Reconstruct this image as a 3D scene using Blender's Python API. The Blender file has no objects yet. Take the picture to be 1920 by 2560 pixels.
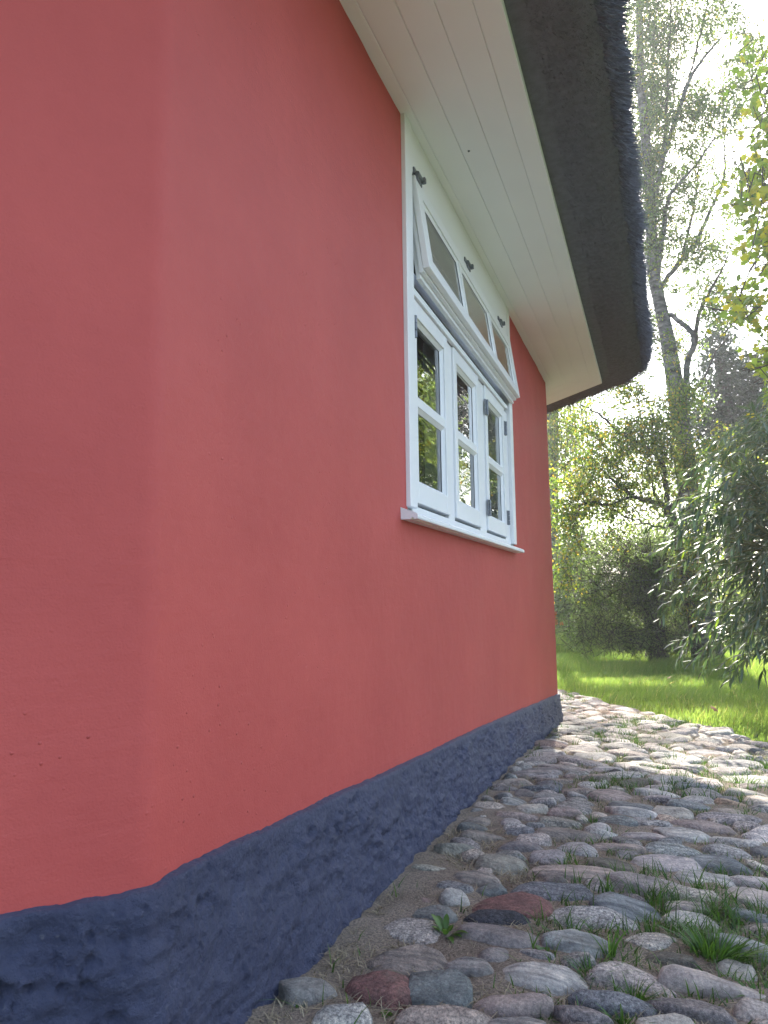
import bpy, bmesh, math, random
import numpy as np
from mathutils import Vector, Matrix, Euler, noise

rng = np.random.default_rng(11)
random.seed(11)
S = bpy.context.scene
COL = S.collection
R_ = math.radians

# ------------------------------------------------------------------ camera
# world: the long wall is the plane x = 0 (outside is +x) and runs along +y
CF, CPITCH, CROLL, CYAW = 1808.54, .118183, -.01163, .35598
CAM = np.array([.72, 0, .76])
_F0 = np.array([-math.sin(CYAW), math.cos(CYAW), 0]); _R0 = np.array([math.cos(CYAW), math.sin(CYAW), 0]); _U0 = np.array([0, 0, 1.])
FW = _F0*math.cos(CPITCH)+_U0*math.sin(CPITCH); _U = _U0*math.cos(CPITCH)-_F0*math.sin(CPITCH)
RT = _R0*math.cos(CROLL)+_U*math.sin(CROLL); UP = _U*math.cos(CROLL)-_R0*math.sin(CROLL)
cd = bpy.data.cameras.new('camera'); cam = bpy.data.objects.new('camera', cd); COL.objects.link(cam)
cd.sensor_fit = 'HORIZONTAL'; cd.sensor_width = 36; cd.lens = CF/1920*36
cd.clip_start = .05; cd.clip_end = 2000
M = Matrix.Identity(4)
for i in range(3):
    M[i][0] = RT[i]; M[i][1] = UP[i]; M[i][2] = -FW[i]; M[i][3] = CAM[i]
cam.matrix_world = M
S.camera = cam

# ------------------------------------------------------------------ light
SUN_AZ, SUN_EL = R_(-6.5), R_(42)          # azimuth from +y towards +x
SKY, SUN, EXPO = .12, 3.4, 2.52
w = bpy.data.worlds.new('World'); S.world = w; w.use_nodes = True
nt = w.node_tree; nt.nodes.clear()
so = nt.nodes.new('ShaderNodeOutputWorld'); sb = nt.nodes.new('ShaderNodeBackground'); sk = nt.nodes.new('ShaderNodeTexSky')
sk.sky_type = 'NISHITA'; sk.sun_disc = False; sk.sun_elevation = SUN_EL; sk.sun_rotation = SUN_AZ
sk.dust_density = 2.2; sk.air_density = 1.0
sb.inputs[1].default_value = SKY
hs = nt.nodes.new('ShaderNodeHueSaturation'); hs.inputs['Saturation'].default_value = .88    # thin bright cloud veil
nt.links.new(sk.outputs[0], hs.inputs['Color']); nt.links.new(hs.outputs[0], sb.inputs[0]); nt.links.new(sb.outputs[0], so.inputs[0])
sl = bpy.data.lights.new('sun', 'SUN'); sl.energy = SUN; sl.angle = R_(.53); sl.color = (1, .94, .84)
sun = bpy.data.objects.new('sun', sl); COL.objects.link(sun)
sv = Vector((math.sin(SUN_AZ)*math.cos(SUN_EL), math.cos(SUN_AZ)*math.cos(SUN_EL), math.sin(SUN_EL)))
sun.rotation_euler = sv.to_track_quat('Z', 'Y').to_euler()
sun.location = (0, 30, 30)
vs = S.view_settings
S.display_settings.display_device = 'sRGB'
vs.view_transform = 'Standard'; vs.look = 'None'; vs.gamma = 1; vs.use_curve_mapping = False; vs.exposure = EXPO
S.render.engine = 'CYCLES'
S.cycles.use_denoising = True
S.cycles.max_bounces = 7; S.cycles.diffuse_bounces = 4; S.cycles.glossy_bounces = 3
S.cycles.transmission_bounces = 6; S.cycles.transparent_max_bounces = 10
S.cycles.sample_clamp_indirect = 6

# ------------------------------------------------------------------ helpers
def at(px, py, depth):
    """measured image position of the photograph at a given depth -> world point"""
    return CAM + depth*(FW+RT*(px-960)/CF+UP*(1280-py)/CF)
def proj(P):
    d = np.asarray(P)-CAM; z = d@FW
    return 960+CF*(d@RT)/z, 1280-CF*(d@UP)/z, z
GY = [-40, 0, 1.15, 1.54, 2.2, 3.45, 5.47, 7, 8.5, 10.5, 900]
GZ = [.06, .06, .043, .025, .008, -.033, -.16, -.23, -.28, -.33, -.33]
def gz(y): return np.interp(y, GY, GZ)
def on_ground(px, py, dz=0.):
    d = FW+RT*(px-960)/CF+UP*(1280-py)/CF; z = -.1
    for _ in range(30):
        q = CAM+d*((z-CAM[2])/d[2]); z = gz(q[1])+dz
    return q
def tag(o, label=None, cat=None, group=None, kind=None):
    if label: o['label'] = label
    if cat: o['category'] = cat
    if group: o['group'] = group
    if kind: o['kind'] = kind
    return o
def empty(name, loc=(0, 0, 0)):
    o = bpy.data.objects.new(name, None); COL.objects.link(o); o.location = loc; o.empty_display_size = .1; return o
def link(name, me, parent=None, m=None, smooth=False):
    o = bpy.data.objects.new(name, me); COL.objects.link(o)
    if m is not None and not me.materials: me.materials.append(m)
    if smooth: me.shade_smooth()
    if parent is not None:
        o.parent = parent
        o.matrix_parent_inverse = Matrix.Translation(parent.location).inverted() if parent.type == 'EMPTY' else Matrix.Identity(4)
        if parent.parent is not None and parent.type != 'EMPTY': o.matrix_parent_inverse = Matrix.Identity(4)
    return o
def mesh_np(name, V, Fc, attr=None, colattr=None):
    """V (n,3), Fc (m,k) all same k"""
    V = np.asarray(V, np.float32); Fc = np.asarray(Fc, np.int32); k = Fc.shape[1]
    me = bpy.data.meshes.new(name)
    me.vertices.add(len(V)); me.vertices.foreach_set('co', V.ravel())
    me.loops.add(Fc.size); me.loops.foreach_set('vertex_index', Fc.ravel())
    me.polygons.add(len(Fc)); me.polygons.foreach_set('loop_start', np.arange(len(Fc), dtype=np.int32)*k)
    me.update(calc_edges=True)
    if attr is not None:
        a = me.attributes.new('tint', 'FLOAT', 'POINT'); a.data.foreach_set('value', np.asarray(attr, np.float32))
    if colattr is not None:
        a = me.attributes.new('col', 'FLOAT_COLOR', 'POINT'); a.data.foreach_set('color', np.asarray(colattr, np.float32).ravel())
    return me
def box_bm(bm, x0, x1, y0, y1, z0, z1, bev=.0, seg=2):
    vs_ = [bm.verts.new((x, y, z)) for x in (x0, x1) for y in (y0, y1) for z in (z0, z1)]
    fs = [bm.faces.new([vs_[i] for i in f]) for f in ((0, 1, 3, 2), (4, 6, 7, 5), (0, 4, 5, 1), (2, 3, 7, 6), (0, 2, 6, 4), (1, 5, 7, 3))]
    if bev > 0:
        es = list({e for f in fs for e in f.edges})
        bmesh.ops.bevel(bm, geom=es, offset=bev, segments=seg, profile=.6, affect='EDGES')
def bm_obj(name, bm, parent=None, m=None, smooth=False):
    bmesh.ops.recalc_face_normals(bm, faces=bm.faces)
    me = bpy.data.meshes.new(name); bm.to_mesh(me); bm.free()
    return link(name, me, parent, m, smooth)
def boxes(name, lst, parent, m, bev=.003):
    bm = bmesh.new()
    for b in lst: box_bm(bm, *b, bev=bev)
    o = bm_obj(name, bm, parent, m)
    return o
def tube_np(pts, rad, n=8):
    pts = np.asarray(pts, float); rad = np.broadcast_to(np.asarray(rad, float), len(pts))
    T = np.gradient(pts, axis=0); T /= np.linalg.norm(T, axis=1)[:, None]+1e-9
    up = np.array([.31, .17, .93]); A = np.cross(T, up); A /= np.linalg.norm(A, axis=1)[:, None]+1e-9; B = np.cross(T, A)
    th = np.arange(n)*2*np.pi/n
    V = (pts[:, None]+rad[:, None, None]*(np.cos(th)[None, :, None]*A[:, None]+np.sin(th)[None, :, None]*B[:, None])).reshape(-1, 3)
    i = np.arange(len(pts)-1)[:, None]*n; j = np.arange(n)[None]; k = (j+1) % n
    F = np.stack([i+j, i+k, i+n+k, i+n+j], -1).reshape(-1, 4)
    return V, F
def smooth_line(pts, n=6, wob=0.):
    pts = np.asarray(pts, float)
    if len(pts) < 3:
        t = np.linspace(0, 1, n*2)[:, None]; return pts[0]*(1-t)+pts[-1]*t
    P = np.vstack([2*pts[0]-pts[1], pts, 2*pts[-1]-pts[-2]]); out = []
    for i in range(1, len(P)-2):
        for t in np.linspace(0, 1, n, endpoint=False):
            out.append(.5*((2*P[i])+(-P[i-1]+P[i+1])*t+(2*P[i-1]-5*P[i]+4*P[i+1]-P[i+2])*t*t+(-P[i-1]+3*P[i]-3*P[i+1]+P[i+2])*t**3))
    out.append(pts[-1]); out = np.array(out)
    if wob: out[1:-1] += rng.normal(0, wob, (len(out)-2, 3))
    return out
def join_np(parts):
    Vs, Fs, o = [], [], 0
    for V, F in parts: Vs.append(V); Fs.append(F+o); o += len(V)
    return np.vstack(Vs), np.vstack(Fs)
def unit(a): return a/(np.linalg.norm(a, axis=-1, keepdims=True)+1e-9)
def leaves_np(P, D, L, Wd, fold=.12, N=None):
    """diamond leaves of two triangles folded along the midrib"""
    n = len(P); D = unit(D)
    if N is None: N = rng.normal(0, 1, (n, 3))+np.array([0, 0, .8])
    Sd = unit(np.cross(D, N)); Nn = np.cross(Sd, D)
    L = np.broadcast_to(L, n)[:, None]; Wd = np.broadcast_to(Wd, n)[:, None]
    m = P+D*L*.42
    V = np.stack([P, m+Sd*Wd*.5+Nn*Wd*fold, P+D*L-Nn*L*.06, m-Sd*Wd*.5+Nn*Wd*fold], 1).reshape(-1, 3)
    i = np.arange(n)[:, None]*4
    F = np.concatenate([i+np.array([[0, 1, 2]]), i+np.array([[0, 2, 3]])], 1).reshape(-1, 3)
    return V, F
def fbm(p, H=.8, o=4): return noise.fractal(p, H, 2.1, o)

# ------------------------------------------------------------------ materials
def mat(name):
    m = bpy.data.materials.new(name); m.use_nodes = True; t = m.node_tree; t.nodes.clear()
    out = t.nodes.new('ShaderNodeOutputMaterial')
    def nd(kind, **kw):
        n = t.nodes.new('ShaderNode'+kind)
        for k, v in kw.items():
            if k.startswith('i_'): n.inputs[k[2:].replace('_', ' ')].default_value = v
            else: setattr(n, k, v)
        return n
    return m, t, nd, t.links.new, out
def ramp(nd, stops, interp='LINEAR'):
    r = nd('ValToRGB'); r.color_ramp.interpolation = interp
    while len(r.color_ramp.elements) < len(stops): r.color_ramp.elements.new(.5)
    for e, (p, c) in zip(r.color_ramp.elements, stops): e.position = p; e.color = (*c, 1) if len(c) == 3 else c
    return r
def plain(name, col, rough=.5, spec=.5, noise_amt=.08, nscale=8, bump=0., bscale=60):
    m, t, nd, ln, out = mat(name)
    b = nd('BsdfPrincipled', i_Roughness=rough); b.inputs['Specular IOR Level'].default_value = spec
    g = nd('NewGeometry'); n = nd('TexNoise', i_Scale=nscale, i_Detail=5.0); ln(g.outputs['Position'], n.inputs['Vector'])
    r = ramp(nd, [(.3, [c*(1-noise_amt) for c in col]), (.7, [min(1, c*(1+noise_amt)) for c in col])])
    ln(n.outputs[0], r.inputs[0]); ln(r.outputs[0], b.inputs['Base Color'])
    if bump:
        n2 = nd('TexNoise', i_Scale=bscale, i_Detail=6.0); ln(g.outputs['Position'], n2.inputs['Vector'])
        bp = nd('Bump', i_Strength=bump, i_Distance=.01); ln(n2.outputs[0], bp.inputs['Height']); ln(bp.outputs[0], b.inputs['Normal'])
    ln(b.outputs[0], out.inputs[0]); return m

def mat_render():
    m, t, nd, ln, out = mat('red_render')
    b = nd('BsdfPrincipled', i_Roughness=.62); b.inputs['Specular IOR Level'].default_value = .35
    g = nd('NewGeometry')
    n = nd('TexNoise', i_Scale=2.2, i_Detail=9.0, i_Roughness=.66); ln(g.outputs['Position'], n.inputs['Vector'])
    r = ramp(nd, [(.3, (.375, .059, .051)), (.7, (.44, .076, .064))]); ln(n.outputs[0], r.inputs[0]); ln(r.outputs[0], b.inputs['Base Color'])
    f1 = nd('TexNoise', i_Scale=260., i_Detail=3.0); ln(g.outputs['Position'], f1.inputs['Vector'])
    f2 = nd('TexNoise', i_Scale=22., i_Detail=5.0); ln(g.outputs['Position'], f2.inputs['Vector'])
    v = nd('TexVoronoi', i_Scale=42.); ln(g.outputs['Position'], v.inputs['Vector'])
    sp = ramp(nd, [(.0, (1, 1, 1)), (.13, (0, 0, 0))]); ln(v.outputs['Distance'], sp.inputs[0])
    f3 = nd('TexNoise', i_Scale=3., i_Detail=2.0); ln(g.outputs['Position'], f3.inputs['Vector'])
    gt = ramp(nd, [(.5, (0, 0, 0)), (.62, (1, 1, 1))]); ln(f3.outputs[0], gt.inputs[0])
    mu = nd('Math', operation='MULTIPLY'); ln(sp.outputs[0], mu.inputs[0]); ln(gt.outputs[0], mu.inputs[1])
    # trowel strokes
    mp = nd('Mapping'); mp.inputs['Scale'].default_value = (1, 8, 60); mp.inputs['Rotation'].default_value = (.5, 0, 0)
    ln(g.outputs['Position'], mp.inputs[0]); f4 = nd('TexNoise', i_Scale=1., i_Detail=4.0); ln(mp.outputs[0], f4.inputs['Vector'])
    def mad(a, k, c=None):
        q = nd('Math', operation='MULTIPLY_ADD'); ln(a, q.inputs[0]); q.inputs[1].default_value = k
        if c is None: q.inputs[2].default_value = 0
        else: ln(c, q.inputs[2])
        return q.outputs[0]
    h = mad(f1.outputs[0], .07); h = mad(f2.outputs[0], .20, h); h = mad(mu.outputs[0], .24, h); h = mad(f4.outputs[0], .08, h)
    bp = nd('Bump', i_Strength=.9, i_Distance=.012); ln(h, bp.inputs['Height']); ln(bp.outputs[0], b.inputs['Normal'])
    ln(b.outputs[0], out.inputs[0]); return m
def mat_plinth():
    m, t, nd, ln, out = mat('blue_black_tar_paint')
    b = nd('BsdfPrincipled', i_Roughness=.5); b.inputs['Specular IOR Level'].default_value = .45
    g = nd('NewGeometry')
    n = nd('TexNoise', i_Scale=14., i_Detail=7.0, i_Roughness=.65); ln(g.outputs['Position'], n.inputs['Vector'])
    r = ramp(nd, [(.3, (.036, .042, .084)), (.7, (.054, .062, .112))]); ln(n.outputs[0], r.inputs[0])
    wn = nd('TexNoise', i_Scale=75., i_Detail=3.0); ln(g.outputs['Position'], wn.inputs['Vector'])
    wr = ramp(nd, [(.70, (0, 0, 0)), (.76, (1, 1, 1))]); ln(wn.outputs[0], wr.inputs[0])
    mx = nd('MixRGB'); ln(wr.outputs[0], mx.inputs[0]); ln(r.outputs[0], mx.inputs[1]); mx.inputs[2].default_value = (.09, .095, .13, 1)
    ln(mx.outputs[0], b.inputs['Base Color'])
    a = nd('TexNoise', i_Scale=75., i_Detail=8.0, i_Roughness=.72); ln(g.outputs['Position'], a.inputs['Vector'])
    bp = nd('Bump', i_Strength=.9, i_Distance=.012); ln(a.outputs[0], bp.inputs['Height'])
    v = nd('TexVoronoi', i_Scale=65.); ln(g.outputs['Position'], v.inputs['Vector'])
    vr = ramp(nd, [(.05, (0, 0, 0)), (.3, (1, 1, 1))]); ln(v.outputs['Distance'], vr.inputs[0])
    bp2 = nd('Bump', i_Strength=.35, i_Distance=.006); ln(vr.outputs[0], bp2.inputs['Height']); ln(bp.outputs[0], bp2.inputs['Normal'])
    ln(bp2.outputs[0], b.inputs['Normal']); ln(b.outputs[0], out.inputs[0]); return m
def mat_leaf(name, stops, trans=.45, rough=.42, spec=.5, tmul=2.2):
    m, t, nd, ln, out = mat(name)
    a = nd('Attribute', attribute_name='tint'); r = ramp(nd, stops); ln(a.outputs['Fac'], r.inputs[0])
    b = nd('BsdfPrincipled', i_Roughness=rough); b.inputs['Specular IOR Level'].default_value = spec
    ln(r.outputs[0], b.inputs['Base Color'])
    tr = nd('BsdfTranslucent'); mc = nd('MixRGB', blend_type='MULTIPLY'); mc.inputs[0].default_value = 1
    ln(r.outputs[0], mc.inputs[1]); mc.inputs[2].default_value = (tmul, tmul*1.0, tmul*.62, 1); ln(mc.outputs[0], tr.inputs[0])
    mx = nd('MixShader'); mx.inputs[0].default_value = trans; ln(b.outputs[0], mx.inputs[1]); ln(tr.outputs[0], mx.inputs[2])
    ln(mx.outputs[0], out.inputs[0]); return m
def mat_bark(name, c0, c1, c2, zs=1.0):
    m, t, nd, ln, out = mat(name)
    b = nd('BsdfPrincipled', i_Roughness=.85); g = nd('NewGeometry')
    mp = nd('Mapping'); mp.inputs['Scale'].default_value = (5, 5, 14*zs); ln(g.outputs['Position'], mp.inputs[0])
    n = nd('TexNoise', i_Scale=1., i_Detail=7.0, i_Roughness=.65); ln(mp.outputs[0], n.inputs['Vector'])
    r = ramp(nd, [(.36, c0), (.5, c1), (.66, c2)]); ln(n.outputs[0], r.inputs[0]); ln(r.outputs[0], b.inputs['Base Color'])
    bp = nd('Bump', i_Strength=.9, i_Distance=.03); ln(n.outputs[0], bp.inputs['Height']); ln(bp.outputs[0], b.inputs['Normal'])
    ln(b.outputs[0], out.inputs[0]); return m
def mat_stone(name, use_obj):
    m, t, nd, ln, out = mat(name)
    b = nd('BsdfPrincipled', i_Roughness=.72); b.inputs['Specular IOR Level'].default_value = .35
    g = nd('NewGeometry')
    if use_obj:
        oi = nd('ObjectInfo'); base = oi.outputs['Color']; rnd = oi.outputs['Random']
    else:
        a = nd('Attribute', attribute_name='col'); base = a.outputs['Color']; rnd = a.outputs['Alpha']
    # slow tone change
    n1 = nd('TexNoise', i_Scale=22., i_Detail=9.0, i_Roughness=.72); ln(g.outputs['Position'], n1.inputs['Vector'])
    r1 = ramp(nd, [(.3, (.5, .5, .5)), (.5, (1, 1, 1)), (.7, (1.45, 1.42, 1.36))]); ln(n1.outputs[0], r1.inputs[0])
    m1 = nd('MixRGB', blend_type='MULTIPLY'); m1.inputs[0].default_value = 1; ln(base, m1.inputs[1]); ln(r1.outputs[0], m1.inputs[2])
    # granite speckle, stronger on some stones
    n2 = nd('TexNoise', i_Scale=150., i_Detail=5.0, i_Roughness=.8); ln(g.outputs['Position'], n2.inputs['Vector'])
    r2 = ramp(nd, [(.38, (.16, .16, .17)), (.5, (1, 1, 1)), (.62, (2., 1.95, 1.85))]); ln(n2.outputs[0], r2.inputs[0])
    gr = ramp(nd, [(.0, (.15, .15, .15)), (.5, (.35, .35, .35)), (.7, (.85, .85, .85)), (1, (.6, .6, .6))]); ln(rnd, gr.inputs[0])
    m2 = nd('MixRGB', blend_type='MULTIPLY'); ln(gr.outputs[0], m2.inputs[0]); ln(m1.outputs[0], m2.inputs[1]); ln(r2.outputs[0], m2.inputs[2])
    # banding on some
    mp = nd('Mapping'); cx = nd('CombineXYZ'); mr = nd('Math', operation='MULTIPLY'); mr.inputs[1].default_value = 37.; ln(rnd, mr.inputs[0])
    ln(mr.outputs[0], cx.inputs[2]); ln(cx.outputs[0], mp.inputs['Rotation']); mp.inputs['Scale'].default_value = (6, 60, 30); ln(g.outputs['Position'], mp.inputs[0])
    n3 = nd('TexNoise', i_Scale=1.2, i_Detail=5.0); ln(mp.outputs[0], n3.inputs['Vector'])
    r3 = ramp(nd, [(.38, (.6, .62, .66)), (.62, (1.35, 1.32, 1.3))]); ln(n3.outputs[0], r3.inputs[0])
    bd = ramp(nd, [(.2, (.9, .9, .9)), (.3, (.1, .1, .1)), (.8, (.1, .1, .1)), (.9, (.8, .8, .8))]); ln(rnd, bd.inputs[0])
    m3 = nd('MixRGB', blend_type='MULTIPLY'); ln(bd.outputs[0], m3.inputs[0]); ln(m2.outputs[0], m3.inputs[1]); ln(r3.outputs[0], m3.inputs[2])
    # sandy dust and lichen blotches
    n4 = nd('TexNoise', i_Scale=9., i_Detail=8.0, i_Roughness=.7); ln(g.outputs['Position'], n4.inputs['Vector'])
    r4 = ramp(nd, [(.52, (0, 0, 0)), (.72, (.6, .6, .6))]); ln(n4.outputs[0], r4.inputs[0])
    m4 = nd('MixRGB'); ln(r4.outputs[0], m4.inputs[0]); ln(m3.outputs[0], m4.inputs[1]); m4.inputs[2].default_value = (.17, .145, .115, 1)
    ln(m4.outputs[0], b.inputs['Base Color'])
    n5 = nd('TexNoise', i_Scale=70., i_Detail=8.0, i_Roughness=.68); ln(g.outputs['Position'], n5.inputs['Vector'])
    bp = nd('Bump', i_Strength=1., i_Distance=.02); ln(n5.outputs[0], bp.inputs['Height']); ln(bp.outputs[0], b.inputs['Normal'])
    ln(b.outputs[0], out.inputs[0]); return m
def mat_soil():
    m, t, nd, ln, out = mat('sandy_soil')
    b = nd('BsdfPrincipled', i_Roughness=.95); b.inputs['Specular IOR Level'].default_value = .1
    g = nd('NewGeometry')
    n = nd('TexNoise', i_Scale=5., i_Detail=9.0, i_Roughness=.7); ln(g.outputs['Position'], n.inputs['Vector'])
    r = ramp(nd, [(.3, (.18, .145, .112)), (.5, (.275, .228, .18)), (.7, (.36, .305, .25))]); ln(n.outputs[0], r.inputs[0])
    v = nd('TexNoise', i_Scale=190., i_Detail=4.0, i_Roughness=.8); ln(g.outputs['Position'], v.inputs['Vector'])
    r2 = ramp(nd, [(.35, (.35, .35, .35)), (.5, (1, 1, 1)), (.68, (1.7, 1.6, 1.5))]); ln(v.outputs[0], r2.inputs[0])
    mx = nd('MixRGB', blend_type='MULTIPLY'); mx.inputs[0].default_value = .85; ln(r.outputs[0], mx.inputs[1]); ln(r2.outputs[0], mx.inputs[2])
    ln(mx.outputs[0], b.inputs['Base Color'])
    bp = nd('Bump', i_Strength=1., i_Distance=.01); ln(v.outputs[0], bp.inputs['Height']); ln(bp.outputs[0], b.inputs['Normal'])
    ln(b.outputs[0], out.inputs[0]); return m
def mat_glass():
    m, t, nd, ln, out = mat('old_window_glass')
    g = nd('NewGeometry'); mp = nd('Mapping'); mp.inputs['Scale'].default_value = (1, 2.5, 16); ln(g.outputs['Position'], mp.inputs[0])
    n = nd('TexNoise', i_Scale=1., i_Detail=2.0); ln(mp.outputs[0], n.inputs['Vector'])
    bp = nd('Bump', i_Strength=.10, i_Distance=.02); ln(n.outputs[0], bp.inputs['Height'])
    fr = nd('Fresnel', i_IOR=1.5); ml = nd('Math', operation='MULTIPLY'); ml.inputs[1].default_value = 1.7; ml.use_clamp = True; ln(fr.outputs[0], ml.inputs[0])
    gl = nd('BsdfGlossy', i_Roughness=.0); ln(bp.outputs[0], gl.inputs['Normal'])
    tp = nd('BsdfTransparent'); tp.inputs[0].default_value = (.86, .9, .89, 1)
    mx = nd('MixShader'); ln(ml.outputs[0], mx.inputs[0]); ln(tp.outputs[0], mx.inputs[1]); ln(gl.outputs[0], mx.inputs[2])
    ln(mx.outputs[0], out.inputs[0]); return m
def mat_lawn():
    m, t, nd, ln, out = mat('lawn_turf')
    b = nd('BsdfPrincipled', i_Roughness=.95); b.inputs['Specular IOR Level'].default_value = .1; g = nd('NewGeometry')
    n = nd('TexNoise', i_Scale=3., i_Detail=8.0, i_Roughness=.7); ln(g.outputs['Position'], n.inputs['Vector'])
    r = ramp(nd, [(.3, (.035, .05, .015)), (.6, (.06, .085, .022)), (.75, (.09, .085, .04))]); ln(n.outputs[0], r.inputs[0]); ln(r.outputs[0], b.inputs['Base Color'])
    ln(b.outputs[0], out.inputs[0]); return m

M_render = mat_render(); M_plinth = mat_plinth()
M_white = plain('white_gloss_paint', (.72, .73, .74), .34, .5, .02, 3, .04, 40)
M_soffit = plain('white_board_paint', (.86, .88, .90), .42, .5, .03, 2.5, .05, 30)
M_thatch = plain('tarred_dark_reed', (.175, .178, .205), .9, .2, .15, 30, .6, 220)
M_reed = plain('dark_reed_tips', (.19, .192, .222), .8, .2, .3, 60)
M_iron = plain('galvanised_grey_iron', (.16, .17, .19), .45, .6, .25, 60, .2, 150); M_iron.node_tree.nodes['Principled BSDF'].inputs['Metallic'].default_value = .6
M_seal = plain('black_rubber_seal', (.02, .018, .018), .7, .2)
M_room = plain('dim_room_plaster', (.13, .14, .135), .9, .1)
M_curtain = plain('pale_net_curtain', (.62, .66, .66), .9, .1)
M_glass = mat_glass(); M_soil = mat_soil(); M_lawn = mat_lawn()
M_stone = mat_stone('field_stone', True); M_stone2 = mat_stone('field_stone_small', False)
GREEN = [(0, (.022, .045, .012)), (.5, (.050, .095, .018)), (.85, (.10, .14, .02)), (1, (.22, .17, .02))]
M_birchleaf = mat_leaf('birch_leaf', [(0, (.05, .08, .03)), (.5, (.08, .125, .04)), (.85, (.13, .16, .04)), (1, (.28, .22, .03))], .5, .4)
M_thornleaf = mat_leaf('thorn_leaf', [(0, (.05, .085, .02)), (.45, (.09, .14, .03)), (.8, (.18, .20, .03)), (1, (.34, .22, .04))], .55, .4)
M_pollardleaf = mat_leaf('pollard_leaf', [(0, (.055, .09, .028)), (.6, (.10, .15, .05)), (1, (.17, .21, .08))], .5, .38)
M_willowleaf = mat_leaf('willow_leaf', [(0, (.022, .044, .020)), (.6, (.046, .080, .038)), (.93, (.085, .12, .06)), (1, (.18, .27, .03))], .28, .36, .7, 2.4)
M_mapleleaf = mat_leaf('maple_leaf', [(0, (.06, .11, .012)), (.5, (.12, .17, .014)), (1, (.26, .22, .012))], .6, .45, .4, 2.4)
M_darkleaf = mat_leaf('ivy_leaf', [(0, (.012, .026, .012)), (1, (.03, .055, .022))], .2, .4)
M_farleaf = mat_leaf('far_leaf', [(0, (.08, .12, .04)), (1, (.17, .21, .07))], .6, .5, .5, 2.6)
M_paleleaf = mat_leaf('pale_leaf', [(0, (.08, .12, .05)), (1, (.17, .21, .10))], .45, .4)
M_grass = mat_leaf('grass_blade', [(0, (.07, .12, .03)), (.5, (.12, .18, .045)), (.9, (.18, .22, .06)), (1, (.30, .26, .14))], .5, .45, .5, 2.6)
M_tuft = mat_leaf('tuft_blade', [(0, (.025, .06, .012)), (.6, (.06, .13, .02)), (1, (.10, .19, .03))], .4, .4, .5, 2.0)
M_straw = mat_leaf('dry_straw', [(0, (.16, .13, .085)), (1, (.42, .36, .25))], .25, .8, .2, 1.2)
M_birchbark = mat_bark('birch_bark', (.03, .028, .024), (.11, .105, .095), (.25, .245, .225))
M_bark = mat_bark('grey_brown_bark', (.025, .02, .015), (.055, .045, .034), (.10, .085, .065), .3)
M_twig = plain('twig_bark', (.06, .05, .036), .8, .2, .3, 20)
M_twigg = plain('willow_twig', (.13, .14, .05), .6, .3, .3, 20)

# ------------------------------------------------------------------ ground
def grid_mesh(name, xs, ys, zf):
    X, Y = np.meshgrid(xs, ys); Z = zf(X, Y)
    V = np.stack([X, Y, Z], -1).reshape(-1, 3); nx = len(xs)
    i = (np.arange(len(ys)-1)[:, None]*nx+np.arange(nx-1)[None]).ravel()
    return mesh_np(name, V, np.stack([i, i+1, i+nx+1, i+nx], -1))
xs = np.unique(np.concatenate([[-300, -100, -40, -15], np.arange(-8, 8.1, .5), [15, 40, 100, 300]]))
ys = np.unique(np.concatenate([[-200, -40, -10], np.arange(-4, 16.1, .5), GY[1:-1], [20, 30, 60, 150, 300]]))
lawn = link('lawn', grid_mesh('lawn', xs, ys, lambda X, Y: gz(Y)-.035), None, M_lawn, True); tag(lawn, kind='structure')
# outer edge of the paved strip, measured, continued past the frame
EDGE = np.array([(-3.6, 11.6), (-1.6, 9.6), (-.32, 8.22), (.1, 7.46), (.39, 6.8), (.69, 6.2), (.95, 5.8), (1.12, 5.4), (1.32, 4.6), (1.55, 3.4), (1.7, 2.), (1.75, 0), (1.75, -1.5)])
WALLP = [np.array(p) for p in ((-1.671, -1.072), (0, .92), (0, 5.6), (-2.5, 8.1))]
def edge_x(y): return np.interp(y, EDGE[::-1, 1], EDGE[::-1, 0])
def wall_x(y): return np.interp(y, [-1.07, .92, 5.6, 8.1], [-1.671, 0, 0, -2.5])
def path_mesh():
    ys = np.arange(-1.0, 9.2, .035); us = np.linspace(0, 1, 46); V = []
    for y in ys:
        a, b = wall_x(y)-.05, edge_x(y)+.05
        for u in us:
            x = a+(b-a)*u
            z = gz(y)+.018*fbm(Vector((x*4, y*4, 3.1)))+.006*fbm(Vector((x*22, y*22, 9.)))
            V.append((x, y, z+.006-(.036 if u in (us[0], us[-1]) else .004)))
    n = len(us); i = (np.arange(len(ys)-1)[:, None]*n+np.arange(n-1)[None]).ravel()
    return mesh_np('path', V, np.stack([i, i+1, i+n+1, i+n], -1))
path = link('path', path_mesh(), None, M_soil, True); tag(path, kind='structure')

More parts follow.
